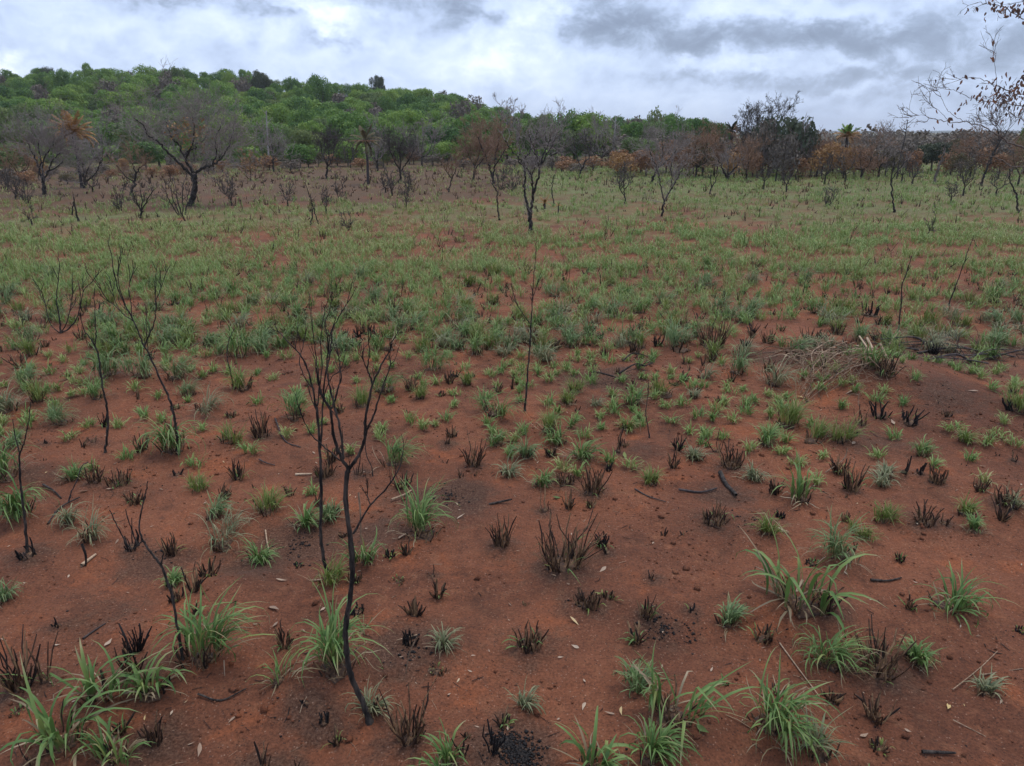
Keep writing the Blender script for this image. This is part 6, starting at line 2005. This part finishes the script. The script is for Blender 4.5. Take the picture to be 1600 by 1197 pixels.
LEAVES = [  # px, py, length px, label
    (911, 1105, 18, 'pale dead leaf standing out on bare soil near the bottom middle'), (952, 1116, 16, 'left one of two pale dead leaves touching on bare soil'), (970, 1113, 16, 'right one of two pale dead leaves touching on bare soil'),
    (898, 972, 18, 'narrow pale dead leaf on bare soil below the sooty low burnt tuft'), (899, 1012, 12, 'small pale leaf below the narrow pale one'), (1482, 1106, 22, 'yellow dead leaf alone on the soil at the lower right'),
    (1350, 1151, 15, 'cream dead leaf right of the low thin tuft at the bottom'), (312, 1174, 24, 'largest pale dead leaf near the bottom left'), (299, 1164, 12, 'small leaf left of the largest pale dead leaf'), (362, 1126, 13, 'pinkish leaf chip on soil right of the black burnt tuft with the long stalk'),
    (428, 952, 26, 'long tan dead leaf on soil left of the bushy arching tuft'), (504, 954, 11, 'small pale chip just left of the bushy arching tuft'), (430, 978, 12, 'white chip below the long tan leaf'), (494, 908, 18, 'flat pale leaf left of the straight sapling foot'),
    (132, 769, 16, 'pale narrow leaf on bare soil left of the crooked stick sapling'), (252, 766, 10, 'pale narrow leaf right of the orange soil patch'), (172, 765, 10, 'pair of white chips below the low stubbly tuft'), (976, 714, 17, 'narrow pale leaf under the green star tuft'),
    (840, 724, 9, 'small round cream chip near the narrow pole foot tuft'), (868, 779, 15, 'small green torn leaf beside the spike tuft'), (1112, 1047, 9, 'pale curled leaf behind the tall upright tuft'), (1105, 1076, 16, 'cream leaf at the right side of the tall upright tuft'),
    (1098, 1142, 22, 'fresh green leaf lying alone right of the tall upright tuft'), (90, 1009, 11, 'white chip beside the long scorched stalks at the lower left'), (170, 1006, 16, 'cream leaf at the tip of the few bladed tuft'), (745, 1137, 8, 'white speck right of the tall sapling foot'),
    (716, 1065, 10, 'small white chip between sprout and dried tuft'), (734, 1050, 8, 'pale chip above the small white chip'), (1263, 956, 18, 'cream curled leaf at the foot of the largest right tuft'), (440, 908, 16, 'pale flat leaf on the dark ash patch'),
    (720, 808, 16, 'tan leaf right of the silvery windblown tuft'), (628, 840, 20, 'tan curled dead leaf left of the silvery windblown tuft'), (714, 788, 8, 'white chip in the black soot right of the silvery tuft'), (490, 708, 8, 'pale chip right of the straight sapling'),
    (865, 900, 10, 'pale chip under the wide burnt tuft'), (942, 891, 14, 'pale straw chip below the small pointed stub'), (1333, 694, 12, 'tan leaf below the bushy pair'), (1395, 661, 12, 'white leaf on the soot of the dark burnt bank'), (1328, 614, 16, 'pinkish leaf right of the root pile end'),
    (1255, 622, 18, 'pale crumpled leaves at the lower end of the root pile'), (1388, 628, 8, 'white chip above the dark burnt bank'), (1520, 612, 14, 'pink leaf on the sooty patch at the right'), (1432, 818, 12, 'pale straw leaf at the brown comb'), (1222, 830, 18, 'pale leaf by the small yellow green tuft'),
    (183, 848, 10, 'reddish flat clod leaf at the small tuft pair'), (1020, 850, 10, 'small tan chip right of the centre')]
_rl = np.random.RandomState(48)
def drop_leaf(p, L, rng, label, group=None, mat=None):
    o = bpy.data.objects.new('dead_leaf', LEAFM[rng.randint(6)])
    COL.objects.link(o)
    o.location = Vector(p) + Vector((0, 0, .006))
    o.scale = (L, L, L)
    o.rotation_euler = (rng.normal(0, .25), rng.normal(0, .18), rng.uniform(0, 6.3))
    slot(o, mat or M_LITTER)
    tag(o, label, 'leaf', group)
for px, py, l, lab in LEAVES:
    p = gp(px, py)
    drop_leaf(p, l * scale_at(p) * 1.15, _rl, lab, None, M_YGREEN if 'green' in lab and 'leaf' in lab and 'by the' not in lab and 'yellow' not in lab else None)
for i in range(150):
    p = gp(_rl.uniform(-40, 1640), 620 + 560 * _rl.uniform() ** 1.2)
    drop_leaf(p, _rl.uniform(.012, .034), _rl, 'tiny pale leaf chip lying on the bare red soil', 'tiny leaf chips on the soil')

# crumbs, clods and charcoal on the near soil
def crumbs(name, label, cat, n, mat, rmin, rmax, seed, spots=None, ymax=9.5):
    rng = np.random.RandomState(seed)
    if spots is None:
        y = np.sqrt(rng.uniform(2.2 ** 2, ymax ** 2, n))
        x = rng.uniform(-.8, .8, n) * (y + 1)
        c = fbm(x / .5, y / .5, 83, 3)
        k = rng.uniform(0, 1, n) < sst(c, -.15, .25)
        x, y = x[k], y[k]
    else:
        P = []
        for px, py, rad, m in spots:
            q = ground(px, py)
            a, r = rng.uniform(0, 6.3, m), rad * np.abs(rng.normal(0, .5, m))
            P.append(np.stack([q[0] + r * np.cos(a), q[1] + r * np.sin(a)], 1))
        P = np.concatenate(P)
        x, y = P[:, 0], P[:, 1]
    z = height(x, y)
    m = len(x)
    r = rmin + (rmax - rmin) * rng.uniform(0, 1, m) ** 4
    base = np.array([(1, 0, 0), (0, 1, 0), (-1, 0, 0), (0, -1, 0), (0, 0, .8), (0, 0, -.8)], float)
    tri = np.array([(0, 1, 4), (1, 2, 4), (2, 3, 4), (3, 0, 4), (1, 0, 5), (2, 1, 5), (3, 2, 5), (0, 3, 5)])
    V = base[None] * r[:, None, None] * rng.uniform(.55, 1.35, (m, 6, 3))
    a = rng.uniform(0, 6.3, m)
    ca, sa = np.cos(a)[:, None], np.sin(a)[:, None]
    V = np.stack([V[..., 0] * ca - V[..., 1] * sa, V[..., 0] * sa + V[..., 1] * ca, V[..., 2]], 2)
    V += np.stack([x, y, z + r * .25], 1)[:, None, :]
    T = (tri[None] + (np.arange(m) * 6)[:, None, None]).reshape(-1, 3)
    o = ob(name, mesh(name, V, None, T, attrs={'tint': np.repeat(rng.uniform(0, 1, m), 6), 'ash': np.repeat(rng.uniform(0, .3, m), 6), 'cover': np.zeros(m * 6), 'woods': np.zeros(m * 6), 'litter': np.zeros(m * 6)}), mat, kind='stuff')
    tag(o, label, cat)
crumbs('soil_crumbs', 'loose crumbs of red soil over the bare ground', 'soil', 30000, M_SOIL, .0025, .013, 91)
crumbs('soil_clods', 'small clods of red soil standing out of the bare ground', 'soil clods', 2200, M_SOIL, .006, .03, 94)
crumbs('charcoal_bits', 'bits of charcoal and burnt straw strewn over the soil', 'charcoal', 5000, M_CHAR, .002, .009, 92)
crumbs('charcoal_heap', 'black crumbs of charcoal heaped beside the leaning charred stump and the ash patches', 'charcoal', 0, M_CHAR, .002, .012, 93,
       [(790, 1160, .10, 900), (815, 1180, .12, 1100), (1035, 985, .16, 260), (470, 850, .3, 260), (700, 775, .2, 200), (640, 1020, .2, 160), (915, 942, .12, 120), (960, 590, .3, 120), (1180, 812, .2, 60), (1560, 545, .5, 160), (250, 860, .2, 120), (1080, 990, .14, 60), (880, 880, .15, 80)])

# ------------------------------------------------------------------ air: faint haze that pales the hill and turns the far ridge blue
def haze():
    x0, x1, y0, y1, z0, z1 = -2900.0, 3600.0, -60.0, 3300.0, -4.0, 45.0
    V = [(x, y, z) for z in (z0, z1) for y in (y0, y1) for x in (x0, x1)]
    Q = [(0, 2, 3, 1), (4, 5, 7, 6), (0, 1, 5, 4), (2, 6, 7, 3), (0, 4, 6, 2), (1, 3, 7, 5)]
    ma, t = material('haze_air')
    pv = t.n('ShaderNodeVolumePrincipled')
    pv.inputs['Color'].default_value = (.86, .91, 1.0, 1)
    pv.inputs['Density'].default_value = HAZE_DENSITY
    pv.inputs['Anisotropy'].default_value = 0.0
    o = t.n('ShaderNodeOutputMaterial')
    t.lk(pv.outputs[0], o.inputs['Volume'])
    tag(ob('haze', mesh('haze', V, Q), ma, kind='stuff'), 'faint damp haze over the field, paling the far hill', 'haze')
HAZE_DENSITY = 0.0003
haze()

# dry straw and burnt bits of stem strewn flat over the near soil
def straw():
    rng = np.random.RandomState(97)
    for name, label, cat, n, mat, w0 in (('straw_litter', 'short dry straws strewn over the bare soil', 'straw', 900, M_STRAW, .0011), ('burnt_litter', 'burnt bits of stem strewn over the bare soil', 'burnt litter', 2600, M_CHAR, .0016)):
        y = np.sqrt(rng.uniform(2.2 ** 2, 10 ** 2, n))
        x = rng.uniform(-.8, .8, n) * (y + 1)
        k = rng.uniform(0, 1, n) < sst(fbm(x / .7, y / .7, 87, 3), -.2, .2)
        x, y = x[k], y[k]
        n = len(x)
        a = rng.uniform(0, 6.3, n)
        l = .012 + .07 * rng.uniform(0, 1, n) ** 2.5
        bend = rng.normal(0, .25, n)
        P = np.zeros((n, 3, 3))
        for i, s in enumerate((-.5, 0, .5)):
            P[:, i, 0] = x + np.cos(a) * l * s - np.sin(a) * l * bend * (s * s)
            P[:, i, 1] = y + np.sin(a) * l * s + np.cos(a) * l * bend * (s * s)
            P[:, i, 2] = height(P[:, i, 0], P[:, i, 1]) + .003 + .004 * rng.uniform(0, 1, n)
        R = w0 * rng.uniform(.6, 1.6, n)[:, None] * np.array([[1, 1, .7]])
        V, Q, per, q = tubes(P, R, 4)
        tag(ob(name, mesh(name, V, Q, attrs={'tint': np.repeat(rng.uniform(0, 1, n), per)}), mat, kind='stuff'), label, cat)
straw()
